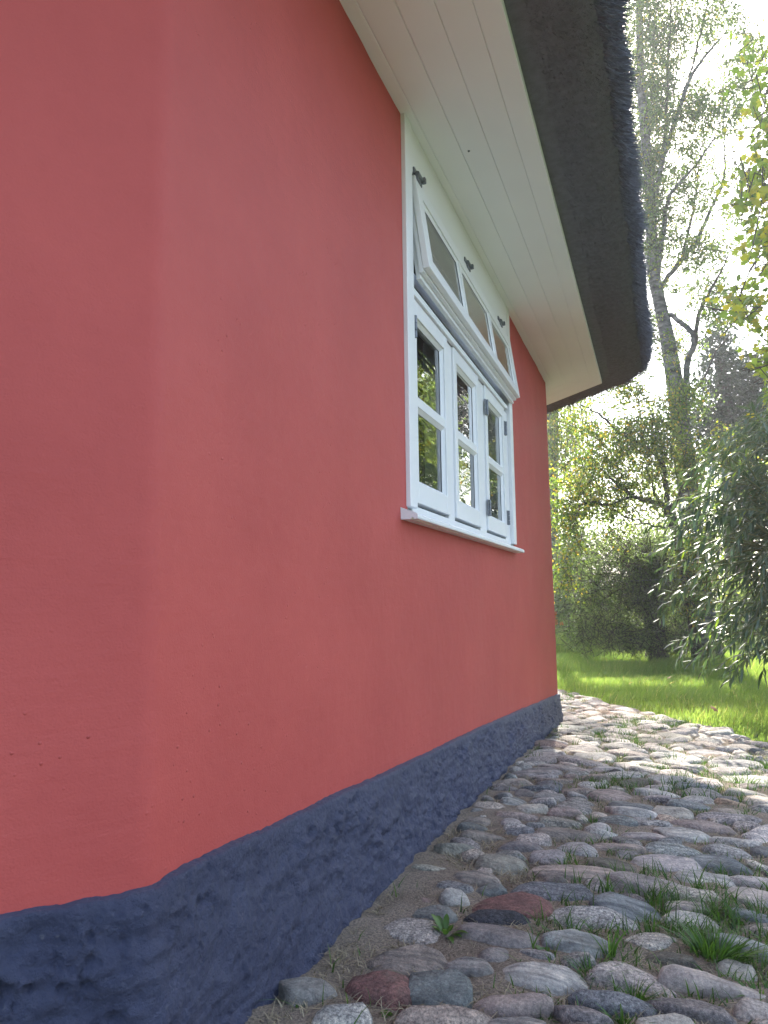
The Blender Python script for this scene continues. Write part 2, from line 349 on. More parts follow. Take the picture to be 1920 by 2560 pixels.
# ------------------------------------------------------------------ house
house = empty('house', (0, 3.2, 0))
tag(house, 'red rendered house with white window, dark plinth and overhanging thatched roof', 'house')
SOFF = 2.416
def soff_dz(y): return float(np.interp(y, [.9, 5.6], [-.053, -.006]))       # the eave sags towards the near corner
def fillet(off, r, n=10):
    """points, normals and arc length along the outline, corners rounded"""
    out = []
    def nrm(a, b):
        d = unit(b-a); return np.array([d[1], -d[0]])
    n0, n1, n2 = nrm(WALLP[0], WALLP[1]), nrm(WALLP[1], WALLP[2]), nrm(WALLP[2], WALLP[3])
    def corner(P, na, nb):
        bis = unit(na+nb); half = math.acos(np.clip(na@bis, -1, 1)); c = P-bis*r/math.cos(half)
        a0, a1 = math.atan2(na[1], na[0]), math.atan2(nb[1], nb[0])
        for t in np.linspace(0, 1, n):
            a = a0+(a1-a0)*t; q = np.array([math.cos(a), math.sin(a)])
            if r+off > .005: out.append((c+q*(r+off), q))
            else: out.append((P+bis*off/math.cos(half), q))
    out.append((WALLP[0]+n0*off, n0)); corner(WALLP[1], n0, n1); corner(WALLP[2], n1, n2); out.append((WALLP[3]+n2*off, n2))
    return out
def outline(step, r=.05, near=None):
    pn = fillet(0, r); P = [pn[0]]
    for (a, na), (b, nb) in zip(pn[:-1], pn[1:]):
        L = np.linalg.norm(b-a); k = 1
        if L > .2:
            t = 0.; pts = []
            while True:
                m = a+(b-a)*t/L
                t += step(m[1])
                if t >= L-.5*step(m[1]): break
                pts.append(t/L)
            for u in pts: P.append((a+(b-a)*u, unit(na+(nb-na)*u)))
        P.append((b, nb))
    return P
WY0, WY1, WZ0 = 2.15, 4.0, 1.0     # window opening
def wall_mesh():
    # the open rectangle is cut by splitting the rows and columns at its edges
    cols = outline(lambda y: .06, .06)
    ysnap = []
    for Yc in (WY0, WY1):
        k = min(range(len(cols)), key=lambda i: abs(cols[i][0][1]-Yc)+(0 if abs(cols[i][0][0]) < .01 else 9)); cols[k] = (np.array([0., Yc]), np.array([1., 0])); ysnap.append(k)
    zs = list(np.arange(-.5, WZ0, .05))+[WZ0]+list(np.arange(WZ0+.05, SOFF+.02, .05))+[SOFF+.01]
    V = []
    for p, nn in cols:
        for z in zs:
            d = .0045*fbm(Vector((p[0]*2, p[1]*2.2, z*1.8)), .9, 3)+.0012*fbm(Vector((p[0]*9, p[1]*9, z*9)))
            if abs(p[0]) < .01 and WY0-.02 <= p[1] <= WY1+.02 and z > WZ0-.02: d = 0
            V.append((*(p+nn*d), z))
    nz = len(zs); F = []
    kz = zs.index(WZ0)
    for i in range(len(cols)-1):
        for j in range(nz-1):
            if ysnap[0] <= i < ysnap[1] and j >= kz: continue
            F.append((i*nz+j, (i+1)*nz+j, (i+1)*nz+j+1, i*nz+j+1))
    # the reveals and the back of the house close the body
    b = len(V); V += [(0, WY0, WZ0), (0, WY1, WZ0), (0, WY1, SOFF), (0, WY0, SOFF), (-.28, WY0, WZ0), (-.28, WY1, WZ0), (-.28, WY1, SOFF), (-.28, WY0, SOFF)]
    c = len(V); e0, e1 = WALLP[0], WALLP[3]
    V += [(*e0, -.5), (*e0, 2.43), (-5, e0[1], -.5), (-5, e0[1], 2.43), (-5, e1[1], -.5), (-5, e1[1], 2.43), (*e1, -.5), (*e1, 2.43)]
    F += [(c, c+2, c+3, c+1), (c+2, c+4, c+5, c+3), (c+4, c+6, c+7, c+5)]
    return mesh_np('wall', V, F)
link('wall', wall_mesh(), house, M_render, True)

PT_Y = [-1.2, .9, .979, 1.325, 2.05, 3.06, 5.6, 8.2]; PT_Z = [.345, .35, .348, .33, .281, .222, .041, -.06]
def plinth_mesh():
    cols = outline(lambda y: float(np.clip(.0042*abs(y)+.0, .005, .02)), .06)
    rows = np.concatenate([[0, .008, .02, .04], np.linspace(.06, 1, 60)]); V = []; top = []
    for p, nn in cols:
        s = p[1]+p[0]*.7
        zt = float(np.interp(p[1], PT_Y, PT_Z))+.003*fbm(Vector((s*4., 1, 2)), .8, 3)+.0022*fbm(Vector((s*25, 5, 2)), .6, 3)
        zb = float(gz(p[1]))-.12
        for k, t in enumerate(rows):
            z = zt+(zb-zt)*t
            q = Vector((s*6, p[0]*3, z*9)); 
            lump = .009*fbm(q, .8, 4)+.006*max(0, fbm(Vector((s*3.2, 7, z*4)), .7, 3))
            rough = min(1, max(0.3, .5+.9*fbm(Vector((s*3.6, 11., z*6)), .8, 3)))
            w1 = fbm(Vector((s*14+z*9, p[0]*8, z*22-s*5)), .6, 5); lump += .008*w1*rough
            pit = fbm(Vector((s*26+3, p[0]*26, z*30)), .6, 4); lump -= .030*max(0., pit-.30)*rough
            rdg = 1-abs(fbm(Vector((s*4+z*5, 2., z*10-s*2.5)), .7, 4)); lump += .010*max(0, rdg-.86)/.14*rough
            fine = .0020*fbm(Vector((s*60, p[0]*60, z*60)), .5, 4)
            base = .017+.022*t**.8
            o = base+lump*min(1, t*9)+fine
            if t == 0: o = -.012
            elif t < .01: o = base*.75+.002
            V.append((*(p+nn*o), z-(.003*abs(fbm(Vector((s*30, 2, 8))))if k < 3 else 0)))
    n = len(rows); i = (np.arange(len(cols)-1)[:, None]*n+np.arange(n-1)[None]).ravel()
    return mesh_np('plinth', V, np.stack([i, i+1, i+n+1, i+n], -1))
link('plinth', plinth_mesh(), house, M_plinth, True)

# soffit boards: five boards per side, mitred at the corners
def off_pt(i, o):
    def nrm(a, b):
        d = unit(b-a); return np.array([d[1], -d[0]])
    if i == 0: return WALLP[0]+nrm(WALLP[0], WALLP[1])*o
    if i == 3: return WALLP[3]+nrm(WALLP[2], WALLP[3])*o
    a, b = nrm(WALLP[i-1], WALLP[i]), nrm(WALLP[i], WALLP[i+1]); bis = unit(a+b)
    return WALLP[i]+bis*o/(a@bis)
BO = [-.03, .04, .138, .238, .336, .41]
for seg in range(3):
    for k in range(5):
        g = .0002; ch = (.002, .006, .004, .0022, .002)[k]
        prof = [(BO[k]+g, .022), (BO[k]+g, .0024), (BO[k]+g+ch, 0), (BO[k+1]-g-.0015, 0), (BO[k+1]-g, .0015), (BO[k+1]-g, .022)]
        if k == 4: prof[-2:] = [(BO[5], .003), (BO[5], .03)]
        bm = bmesh.new(); A = []; B = []
        for o, dz in prof:
            a, b = off_pt(seg, o), off_pt(seg+1, o)
            sag = .0
            A.append(bm.verts.new((*a, SOFF+dz+soff_dz(WALLP[seg][1])))); B.append(bm.verts.new((*b, SOFF+dz+soff_dz(WALLP[seg+1][1]))))
        n = len(prof)
        for j in range(n): bm.faces.new((A[j], A[(j+1) % n], B[(j+1) % n], B[j]))
        bm.faces.new(A); bm.faces.new(B[::-1])
        bm_obj('soffit_board', bm, house, M_soffit)
# dark backing above the boards so that the joints read as shadow, kept as part of the roof below

# thatched roof
SEC = [(-.06, 2.446), (.405, 2.446), (.47, 2.447), (.56, 2.450), (.64, 2.457), (.70, 2.475), (.738, 2.51), (.752, 2.565), (.742, 2.63), (.70, 2.70), (.4, 3.02), (0, 3.45), (-.5, 3.95), (-1.2, 4.6), (-2.2, 5.5)]
ROOFSTEP = .04; TH = .066
def roof_mesh():
    rings = []
    for o, z in SEC:
        pn = fillet(o, .06 if o > 0 else .0, 10); pts = []
        ext = 0
        line = [pn[0][0]]
        for (a, _), (b, _) in zip(pn[:-1], pn[1:]):
            L = np.linalg.norm(b-a); k = max(1, int(round(L/.06))) if False else None
            line.append(b)
        rings.append((pn, z))
    # common parameter: subdivide the long runs equally on every ring
    counts = []
    ref = fillet(.7, .06, 10)
    for (a, _), (b, _) in zip(ref[:-1], ref[1:]): counts.append(max(1, int(np.linalg.norm(b-a)/ROOFSTEP)))
    V = []; nr = None
    for (pn, z), (o, _) in zip(rings, SEC):
        row = []
        for ((a, na), (b, nb)), k in zip(zip(pn[:-1], pn[1:]), counts):
            for u in range(k): row.append((a+(b-a)*u/k, unit(na+(nb-na)*u/k)))
        row.append(pn[-1])
        for p, nn in row:
            lum = (.008*fbm(Vector((p[0]*3, p[1]*3, z*3)), .8, 4)+.012*fbm(Vector((p[0]*1.1, p[1]*1.1, 5)), .8, 3)+.003*fbm(Vector((p[0]*14, p[1]*14, z*14)), .6, 3)) if o > .45 else 0
            if o > .45: lum += .010*fbm(Vector((p[0]*7, p[1]*7, z*5)), .6, 3)*(o > .6)-float(np.interp(p[1], [1.6, 5.0], [TH, .0]))*(o-.41)/.34
            V.append((*(p+nn*lum), z+.4*lum+soff_dz(p[1])))
        nr = len(row)
    i = (np.arange(len(SEC)-1)[:, None]*nr+np.arange(nr-1)[None]).ravel()
    return np.array(V), np.stack([i, i+nr, i+nr+1, i+1], -1), nr
RV, RF, RN = roof_mesh()
roof = link('roof', mesh_np('roof', RV, RF), house, M_thatch, True)
def reed_tips():
    # cut reed ends standing out of the underside and the eave edge
    Fq = RF; C = RV[Fq].mean(1)
    nrm = unit(np.cross(RV[Fq[:, 2]]-RV[Fq[:, 0]], RV[Fq[:, 3]]-RV[Fq[:, 1]]))
    ar = .5*np.linalg.norm(np.cross(RV[Fq[:, 2]]-RV[Fq[:, 0]], RV[Fq[:, 3]]-RV[Fq[:, 1]]), axis=1)
    row = np.arange(len(Fq))//(RN-1)
    ok = (row >= 2) & (row <= 9) & (C[:, 1] > -.2) & (C[:, 1] < 7.4)
    wgt = ar*ok*np.where(row >= 5, 1.7, 1.); wgt /= wgt.sum(); n = 190000
    f = rng.choice(len(Fq), n, p=wgt); u = rng.random((n, 1)); v = rng.random((n, 1))
    Q = RV[Fq[f]]; P = Q[:, 0]*(1-u)*(1-v)+Q[:, 1]*u*(1-v)+Q[:, 2]*u*v+Q[:, 3]*(1-u)*v
    N = nrm[f]; N *= np.sign((N*(P-np.array([.2, 3, 3.2]))*np.array([1, 0, 1])).sum(1, keepdims=True)+1e-9)
    N = np.where((N[:, 2:] > .6) & (row[f][:, None] < 8), -N, N)
    out = np.stack([np.where(P[:, 1] > 5.6, .7, 1), np.where(P[:, 1] > 5.6, .7, np.where(P[:, 1] < .92, -.5, 0)), np.zeros(n)], 1)
    # reeds slope down and out of the roof
    D = unit(N*.55+out*.75+np.array([0, 0, -.45])+rng.normal(0, .28, (n, 3)))
    low = (row[f] <= 4)
    L = np.where(low, rng.uniform(.005, .014, n), rng.uniform(.014, .045, n)*np.array([1.15+.9*noise.noise(Vector((q[0]*6, q[1]*6, q[2]*6))) for q in P]))*np.where(rng.random(n) < .02, 1.8, 1)
    W = rng.uniform(.0020, .0042, n)*np.where(low, .9, 1.3)
    sd = unit(np.cross(D, rng.normal(0, 1, (n, 3))))
    V = np.stack([P-sd*W[:, None]*.5-D*.004, P+sd*W[:, None]*.5-D*.004, P+D*L[:, None]], 1).reshape(-1, 3)
    return V, np.arange(3*n).reshape(-1, 3)
tips = link('reed_tips', mesh_np('reed_tips', *reed_tips()), roof, M_reed); tag(tips, kind='stuff')

# ---- window
rev = mesh_np('window_reveal', [(-.004, WY0, WZ0), (-.004, WY1, WZ0), (-.004, WY1, SOFF), (-.004, WY0, SOFF), (-.28, WY0, WZ0), (-.28, WY1, WZ0), (-.28, WY1, SOFF), (-.28, WY0, SOFF)], [(0, 1, 5, 4), (1, 2, 6, 5), (3, 0, 4, 7)])
link('window_reveal', rev, house, M_white)
FX = .015                      # front of the outer casing
win = boxes('window', [(-.10, FX, 2.140, 2.212, 1.045, SOFF-.01), (-.10, FX-.002, 3.932, 4.010, 1.045, SOFF-.01),      # jambs
                       (-.10, FX-.004, 2.214, 3.930, 2.212, SOFF-.01),                                            # head board
                       (-.10, -.008, 2.213, 2.222, 1.07, 2.205), (-.10, -.006, 3.805, 3.930, 1.055, 1.770),
                       (-.10, -.006, 2.668, 2.756, 1.055, 1.770), (-.10, -.006, 3.203, 3.334, 1.055, 1.770),       # posts
                       (-.10, .000, 2.222, 3.930, 1.795, 1.814), (-.10, -.038, 2.2225, 3.9295, 1.8142, 1.925), (-.10, -.004, 2.214, 3.930, 1.036, 1.058)], house, M_white)
bm = bmesh.new()                                                    # weathered sill with a sloping top and a drip groove
pr = [(-.10, .999), (.032, .998), (.034, 1.003), (.040, 1.003), (.041, .998), (.052, .999), (.054, 1.003), (.0535, 1.012), (.048, 1.018), (.016, 1.029), (-.012, 1.041), (-.10, 1.046)]
A = [bm.verts.new((x, 2.085, z)) for x, z in pr]; B = [bm.verts.new((x-.004, 4.03, z)) for x, z in pr]
for j in range(len(pr)): bm.faces.new((A[j], A[(j+1) % len(pr)], B[(j+1) % len(pr)], B[j]))
bm.faces.new(A); bm.faces.new(B[::-1]); bm_obj('sill', bm, win, M_white)
def sash_frame(y0, y1, z0, z1, xf, xb, st, top, bot, bars_y=(), bars_z=(), bw=.035):
    """frame pieces with a chamfered glazing bead; returns boxes + openings"""
    L = [(xb, xf, y0, y0+st, z0, z1), (xb, xf, y1-st, y1, z0, z1), (xb, xf-.0006, y0+st-.001, y1-st+.001, z0, z0+bot), (xb, xf-.0006, y0+st-.001, y1-st+.001, z1-top, z1)]
    ysp = [y0+st]+[v for b in bars_y for v in (b-bw/2, b+bw/2)]+[y1-st]
    zsp = [z0+bot]+[v for b in bars_z for v in (b-bw/2, b+bw/2)]+[z1-top]
    for b in bars_y: L.append((xb, xf-.003, b-bw/2, b+bw/2, z0+bot-.001, z1-top+.001))
    for b in bars_z: L.append((xb, xf-.003, y0+st-.001, y1-st+.001, b-bw/2, b+bw/2))
    ops = [(ysp[i], ysp[i+1], zsp[j], zsp[j+1]) for i in range(0, len(ysp), 2) for j in range(0, len(zsp), 2)]
    return L, ops
def bead(bm, op, xf, xg, wdt=.012):
    """mitred sloping bead from the sash face down to the glass"""
    y0, y1, z0, z1 = op
    a = [(y0, z0), (y1, z0), (y1, z1), (y0, z1)]; b = [(y0+wdt, z0+wdt), (y1-wdt, z0+wdt), (y1-wdt, z1-wdt), (y0+wdt, z1-wdt)]
    va = [bm.verts.new((xf-.006, y, z)) for y, z in a]; vb = [bm.verts.new((xg, y, z)) for y, z in b]
    for i in range(4): bm.faces.new((va[i], va[(i+1) % 4], vb[(i+1) % 4], vb[i]))
def make_sash(name, y0, y1, z0, z1, xf, thick, st, top, bot, bars_y=(), bars_z=(), xform=None, gl=.020):
    L, ops = sash_frame(y0, y1, z0, z1, xf, xf-thick, st, top, bot, bars_y, bars_z)
    bm = bmesh.new()
    for b in L: box_bm(bm, *b, bev=.003)
    for o in ops: bead(bm, o, xf, xf-gl+.002)
    if xform is not None: bm.transform(xform)
    bm_obj(name, bm, win, M_white)
    for y0, y1, z0, z1 in ops:
        bm = bmesh.new(); q = [bm.verts.new((xf-gl, y, z)) for y, z in ((y0, z0), (y1, z0), (y1, z1), (y0, z1))]; bm.faces.new(q)
        if xform is not None: bm.transform(xform)
        bm_obj('glass_pane', bm, win, M_glass)
for y0, y1 in ((2.224, 2.666), (2.758, 3.201), (3.336, 3.803)):
    make_sash('casement_sash', y0, y1, 1.070, 1.770, .003, .05, .046, .056, .070, (), (1.418,))
# the top light stands ajar, hung from its upper edge
HX, HZ = .018, 2.205
TR = Matrix.Translation((HX, 0, HZ)) @ Matrix.Rotation(R_(-7.6), 4, 'Y') @ Matrix.Translation((-HX, 0, -HZ))
make_sash('transom_sash', 2.226, 3.968, 1.860, 2.203, .020, .022, .066, .058, .050, (2.808, 3.390), (), TR, .014)
bm = bmesh.new()
for x0, x1, e in ((-.003, -.018, .004), (-.019, -.034, .012)):      # rebates stepping in behind its face
    for b_ in ((2.226+e, 2.29, 1.860-2.2*e, 2.203-e), (3.906, 3.972-e, 1.860-2.2*e, 2.203-e), (2.291, 3.905, 1.860-2.2*e, 1.89), (2.291, 3.905, 2.15, 2.203-e)): box_bm(bm, x1, x0, *b_, bev=.0015)
bm.transform(TR); bm_obj('sash_rebate', bm, win, M_white)
boxes('rubber_seal', [(-.036, -.008, 2.224, 3.928, 1.8145, 1.830)], win, M_seal, .001)
boxes('drip_bar', [(-.004, .012, 2.222, 3.815, 1.772, 1.780), (-.004, .004, 2.222, 3.815, 1.7815, 1.794)], win, M_white, .0015)
def hinge_v(y, z, x=.003):
    bm = bmesh.new(); box_bm(bm, x-.002, x+.004, y-.022, y+.006, z-.038, z+.038, .0015)
    for zz in (z-.026, z, z+.026):
        bmesh.ops.create_cone(bm, cap_ends=True, segments=10, radius1=.0065, radius2=.0065, depth=.024, matrix=Matrix.Translation((x+.006, y, zz)))
    bm_obj('hinge', bm, win, M_iron)
for y in (3.345, 3.815):
    for z in (1.175, 1.66): hinge_v(y, z)
hinge_v(2.235, 1.665)
def hinge_t(y):
    bm = bmesh.new(); box_bm(bm, .011, .017, y-.035, y+.035, 2.212, 2.236, .0015); box_bm(bm, .018, .026, y-.03, y+.028, 2.190, 2.207, .002)
    bmesh.ops.create_cone(bm, cap_ends=True, segments=10, radius1=.0085, radius2=.0085, depth=.06, matrix=Matrix.Translation((.025, y, 2.212)) @ Matrix.Rotation(R_(90), 4, 'X'))
    box_bm(bm, .025, .040, y+.016, y+.032, 2.202, 2.222, .003)
    bm_obj('top_hinge', bm, win, M_iron)
for y in (2.265, 2.98, 3.70): hinge_t(y)
q_ = on_ground(1172, 380); d_ = FW+RT*(1172-960)/CF+UP*(1280-380)/CF; q_ = CAM+d_*((2.374-CAM[2])/d_[2])
bm = bmesh.new(); bmesh.ops.create_icosphere(bm, subdivisions=2, radius=.0045, matrix=Matrix.Translation((q_[0], q_[1], SOFF+soff_dz(q_[1])))); bm_obj('nail_head', bm, house, M_iron)
# room behind
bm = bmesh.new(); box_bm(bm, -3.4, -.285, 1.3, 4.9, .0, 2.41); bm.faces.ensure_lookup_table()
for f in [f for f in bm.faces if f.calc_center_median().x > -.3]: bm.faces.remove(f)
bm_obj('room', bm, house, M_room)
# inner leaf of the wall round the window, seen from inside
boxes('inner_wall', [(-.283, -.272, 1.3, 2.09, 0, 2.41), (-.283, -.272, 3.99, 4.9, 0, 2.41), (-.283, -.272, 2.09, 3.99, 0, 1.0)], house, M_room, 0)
def curtain(y0, y1, z0, z1, label):
    n = 60; V = []
    for i in range(n):
        t = i/(n-1); y = y0+(y1-y0)*t; x = -.17+.022*math.sin(t*(y1-y0)*95)+.008*math.sin(t*31)
        V += [(x, y, z0), (x, y+.004*math.sin(t*20), z1)]
    i = np.arange(n-1)*2
    o = link('curtain', mesh_np('curtain', V, np.stack([i, i+2, i+3, i+1], -1)), None, M_curtain, True)
    tag(o, label, 'curtain', 'curtains behind the window')
curtain(2.55, 2.76, 1.03, 1.78, 'pale curtain hanging behind the casement nearest the camera')
curtain(3.08, 3.33, 1.03, 1.78, 'pale folded curtain behind the middle casement of the white window')
curtain(3.38, 3.90, 1.03, 1.78, 'wide pale curtain behind the casement with hinges on both sides')

# ------------------------------------------------------------------ cobblestones
CK = dict(red=(.155, .078, .068), black=(.035, .037, .044), pgrey=(.135, .118, .115), bgrey=(.095, .105, .118), tanp=(.24, .185, .15), gran=(.20, .20, .195), ggrey=(.17, .195, .185),
          grey=(.16, .155, .145), bgreen=(.095, .115, .115), lgrey=(.24, .235, .215), pink=(.25, .215, .195), pinkd=(.19, .145, .13), slate=(.115, .135, .14), purple=(.125, .112, .115),
          mauve=(.20, .175, .172), moss=(.085, .08, .06), brown=(.15, .125, .105), beige=(.25, .23, .19), orange=(.26, .165, .10), light=(.29, .275, .25), lilac=(.27, .24, .235), lichen=(.17, .165, .13), warm=(.30, .235, .18))
ST = [(505, 650, 310, 150, 'red'), (430, 705, 280, 100, 'black'), (440, 795, 300, 150, 'pgrey'), (700, 590, 370, 110, 'bgrey'), (780, 510, 330, 90, 'tanp'), (870, 710, 340, 130, 'gran'),
      (790, 820, 290, 150, 'ggrey'), (325, 935, 240, 130, 'grey'), (170, 1030, 250, 190, 'bgreen'), (640, 975, 360, 170, 'lgrey'), (1050, 980, 340, 160, 'pink'), (1425, 1015, 360, 150, 'pink'),
      (510, 1100, 300, 150, 'pinkd'), (170, 1170, 400, 110, 'tanp'), (960, 1090, 330, 110, 'bgrey'), (830, 1155, 220, 100, 'purple'), (1300, 1120, 290, 130, 'pgrey'), (1010, 660, 290, 110, 'slate'),
      (1110, 565, 290, 110, 'mauve'), (1380, 540, 260, 110, 'lgrey'), (1195, 465, 240, 95, 'lilac'), (1440, 470, 240, 80, 'slate'), (950, 465, 230, 100, 'moss'), (795, 395, 200, 90, 'gran'),
      (665, 440, 140, 60, 'mauve'), (556, 392, 210, 66, 'purple'), (740, 330, 270, 75, 'brown'), (905, 330, 120, 50, 'lgrey'), (975, 388, 220, 60, 'tanp'), (1215, 402, 230, 75, 'ggrey'),
      (1105, 340, 200, 60, 'pink'), (1275, 332, 220, 80, 'lgrey'), (1365, 297, 230, 70, 'pinkd'), (1470, 410, 190, 75, 'gran'), (1510, 365, 180, 60, 'light'), (1320, 612, 250, 80, 'beige'),
      (1590, 622, 190, 120, 'pink'), (1328, 720, 220, 85, 'light'), (1530, 830, 250, 120, 'ggrey'), (1235, 895, 230, 80, 'moss'), (540, 322, 120, 50, 'bgrey'), (355, 272, 150, 62, 'brown'),
      (360, 338, 190, 64, 'brown'), (525, 250, 165, 64, 'pinkd'), (590, 216, 140, 60, 'beige'), (735, 242, 160, 52, 'pinkd'), (975, 277, 180, 74, 'bgreen'), (1045, 232, 210, 62, 'light'),
      (1140, 287, 150, 52, 'gran'), (465, 157, 80, 52, 'grey'), (630, 127, 170, 44, 'bgrey'), (680, 167, 160, 50, 'grey'), (800, 146, 140, 44, 'brown'), (965, 162, 200, 62, 'pinkd'),
      (1150, 146, 200, 50, 'light'), (1170, 174, 150, 42, 'mauve'), (1225, 237, 150, 62, 'beige'), (1350, 182, 160, 62, 'gran'), (1290, 202, 170, 60, 'slate'), (1490, 192, 110, 50, 'orange'),
      (1480, 262, 230, 64, 'mauve'), (440, 462, 220, 92, 'lichen'), (340, 532, 200, 90, 'brown'), (250, 397, 180, 62, 'lichen'), (1610, 547, 210, 66, 'lilac'), (1610, 1140, 160, 100, 'pink'),
      (1590, 702, 160, 74, 'slate'), (870, 108, 150, 40, 'lgrey'), (1000, 70, 160, 44, 'lgrey'), (1250, 60, 170, 50, 'pink'), (1110, 45, 160, 46, 'grey'), (950, 40, 160, 40, 'light'),
      (1220, 90, 190, 44, 'lgrey'), (1390, 105, 140, 50, 'pink'), (1560, 145, 170, 54, 'beige'), (700, 90, 150, 46, 'brown'), (880, 82, 120, 40, 'tanp'), (1320, 120, 170, 40, 'slate'),
      (-92, 1020, 270, 190, 'red'), (-415, 1030, 230, 150, 'grey'), (40, 890, 300, 170, 'brown'), (240, 620, 130, 60, 'lgrey'), (130, 490, 150, 60, 'lichen'), (-250, 1150, 260, 110, 'lgrey')]
stones = []        # x, y, half length a, half width b, height, angle, colour
for cx, cy, w_, h_, c in ST:
    sx, sy = 1000+cx*.5546, 1900+cy*.5546; pw, ph = w_*.5546, h_*.5546
    n_ = on_ground(sx, sy+ph*.5); f_ = on_ground(sx, sy-ph*.5, .026)
    cpt = (n_+f_)/2; dist = np.linalg.norm(cpt-CAM); a = .5*pw*dist/CF*1.06
    b = max(.028, .5*np.linalg.norm((f_-n_)[:2])*1.06); view = math.atan2(cpt[1]-CAM[1], cpt[0]-CAM[0])-math.pi/2
    stones.append([cpt[0], cpt[1], a, min(b, 1.05*a), .016+.008*rng.random(), view+rng.normal(0, .06), (lambda q: 1.8*(q*.65+.35*q.mean()*np.array([1.10, 1., .86])) if c not in ('black', 'red') else q*1.35)(np.array(CK[c]))])
GX0, GY0, GS = -3.2, -.8, .01
occ = np.zeros((1040, 520), bool)
YY, XX = np.meshgrid(np.arange(1040)*GS+GY0, np.arange(520)*GS+GX0, indexing='ij')
def mask(x, y, a, b, an, grow=0.):
    r = max(a, b)+grow+.01; i0, i1 = int((y-r-GY0)/GS), int((y+r-GY0)/GS)+1; j0, j1 = int((x-r-GX0)/GS), int((x+r-GX0)/GS)+1
    i0, j0 = max(i0, 0), max(j0, 0)
    if i1 <= i0 or j1 <= j0 or i0 > 1039 or j0 > 519: return None
    X, Y = XX[i0:i1, j0:j1]-x, YY[i0:i1, j0:j1]-y; c, s = math.cos(an), math.sin(an)
    u, v = (X*c+Y*s)/(a+grow), (-X*s+Y*c)/(b+grow)
    return (slice(i0, i1), slice(j0, j1)), (np.abs(u)**2.3+np.abs(v)**2.3) < 1
for s in stones:
    m_ = mask(s[0], s[1], s[2], s[3], s[5])
    if m_: occ[m_[0]] |= m_[1]
def inside(x, y, mg):
    # on the paved strip, clear of the plinth
    if x > edge_x(y)-.02: return False
    dw = x if .92 < y < 5.6 else ((x+y-5.6)*.7071 if y >= 5.6 else (x-wall_x(y))*.766)
    if y < 2.7: mg = mg+.07*min(1, (2.7-y)/.6)
    return dw > mg+.05
keys = list(CK); wts = np.array([0.12, .2, 1, .6, 1.4, 1.4, 1, 1.6, .8, 1.5, 1.5, 1, 1, .7, 1, .5, 1.2, 1.4, .5, 1.6, .8, .8, 1.3]); wts /= wts.sum()
for size, tries, ov in ((.115, 5000, .0), (.092, 9000, .0), (.074, 14000, .01), (.056, 16000, .02), (.064, 8000, .07), (.045, 12000, .07), (.032, 7000, .03)):
    for _ in range(tries):
        y = rng.uniform(-.6, 9.2); x = rng.uniform(wall_x(y), edge_x(y))
        a = size*rng.uniform(.85, 1.15); b = a*rng.uniform(.52, .8); an = rng.normal(.15, .35)+(-.45 if y > 6 else 0)
        if not inside(x, y, b*.9): continue
        m_ = mask(x, y, a, b, an, .003)
        if m_ is None or m_[1].sum() == 0: continue
        if (occ[m_[0]] & m_[1]).sum() > ov*m_[1].sum(): continue
        m2 = mask(x, y, a, b, an); occ[m2[0]] |= m2[1]
        c = np.array(CK[keys[rng.choice(len(keys), p=wts)]])*rng.uniform(1.45, 2.0); c = c*.42+.58*c.mean()*np.array([1.09, 1., .88])
        stones.append([x, y, a, b, .010+.007*rng.random()+.055*min(a, .1), an, c])
def stone_proto(seed, sub):
    bm = bmesh.new(); bmesh.ops.create_icosphere(bm, subdivisions=sub, radius=1)
    r = random.Random(seed); of = Vector((r.uniform(0, 99), r.uniform(0, 99), r.uniform(0, 99))); pw = r.uniform(2.2, 3.2); fl = r.uniform(.55, .85)
    cuts = [(Vector((math.cos(t), math.sin(t), r.uniform(-.1, .6))).normalized(), r.uniform(.74, .95)) for t in [r.uniform(0, 6.28) for _ in range(5)]]
    cuts.append((Vector((r.uniform(-.25, .25), r.uniform(-.25, .25), 1)).normalized(), fl))
    for v in bm.verts:
        p = v.co.normalized()
        k = (abs(p.x)**pw+abs(p.y)**pw+abs(p.z)**2.2)**(-1/pw) if True else 1
        p = p*min(k, 1.12)
        for nrm, d in cuts:
            e = p.dot(nrm)-d
            if e > 0: p -= nrm*e*.8
        p *= 1+.10*noise.fractal(p*1.3+of, .9, 2., 3)+.018*noise.fractal(p*6+of, .7, 2., 3)
        p.z /= fl
        v.co = p
    me = bpy.data.meshes.new('cobblestone'); bm.to_mesh(me); bm.free(); me.shade_smooth(); return me
PROTO = [stone_proto(s, 3) for s in range(16)]
for me in PROTO: me.materials.append(M_stone)
PRL = [stone_proto(s+40, 2) for s in range(8)]
def stone_mat(s):
    x, y, a, b, h, an, c = s
    return Matrix.Translation((x, y, float(gz(y))-.014)) @ Euler((rng.normal(0, .06), rng.normal(0, .06), an)).to_matrix().to_4x4() @ Matrix.Diagonal((a*1.04, b*1.06, h+.012, 1))
info = []
for k, s in enumerate(stones):
    u, v, z = proj(np.array([s[0], s[1], gz(s[1])+.02])); pxs = s[2]*CF/max(z, .1)
    vis = z > .2 and -60 < u < 1980 and 1500 < v < 2640
    info.append((pxs*(1 if vis else 0), k))
info.sort(reverse=True)
chosen = [k for p, k in info[:300] if p > 4]; cs = set(chosen)
for n_, k in enumerate(chosen):
    o = bpy.data.objects.new('cobblestone', PROTO[(k*7) % 16]); COL.objects.link(o); o.parent = path
    o.matrix_local = stone_mat(stones[k]); o.color = (*stones[k][6], 1)
RV_, RF_, RC_ = [], [], []; o_ = 0
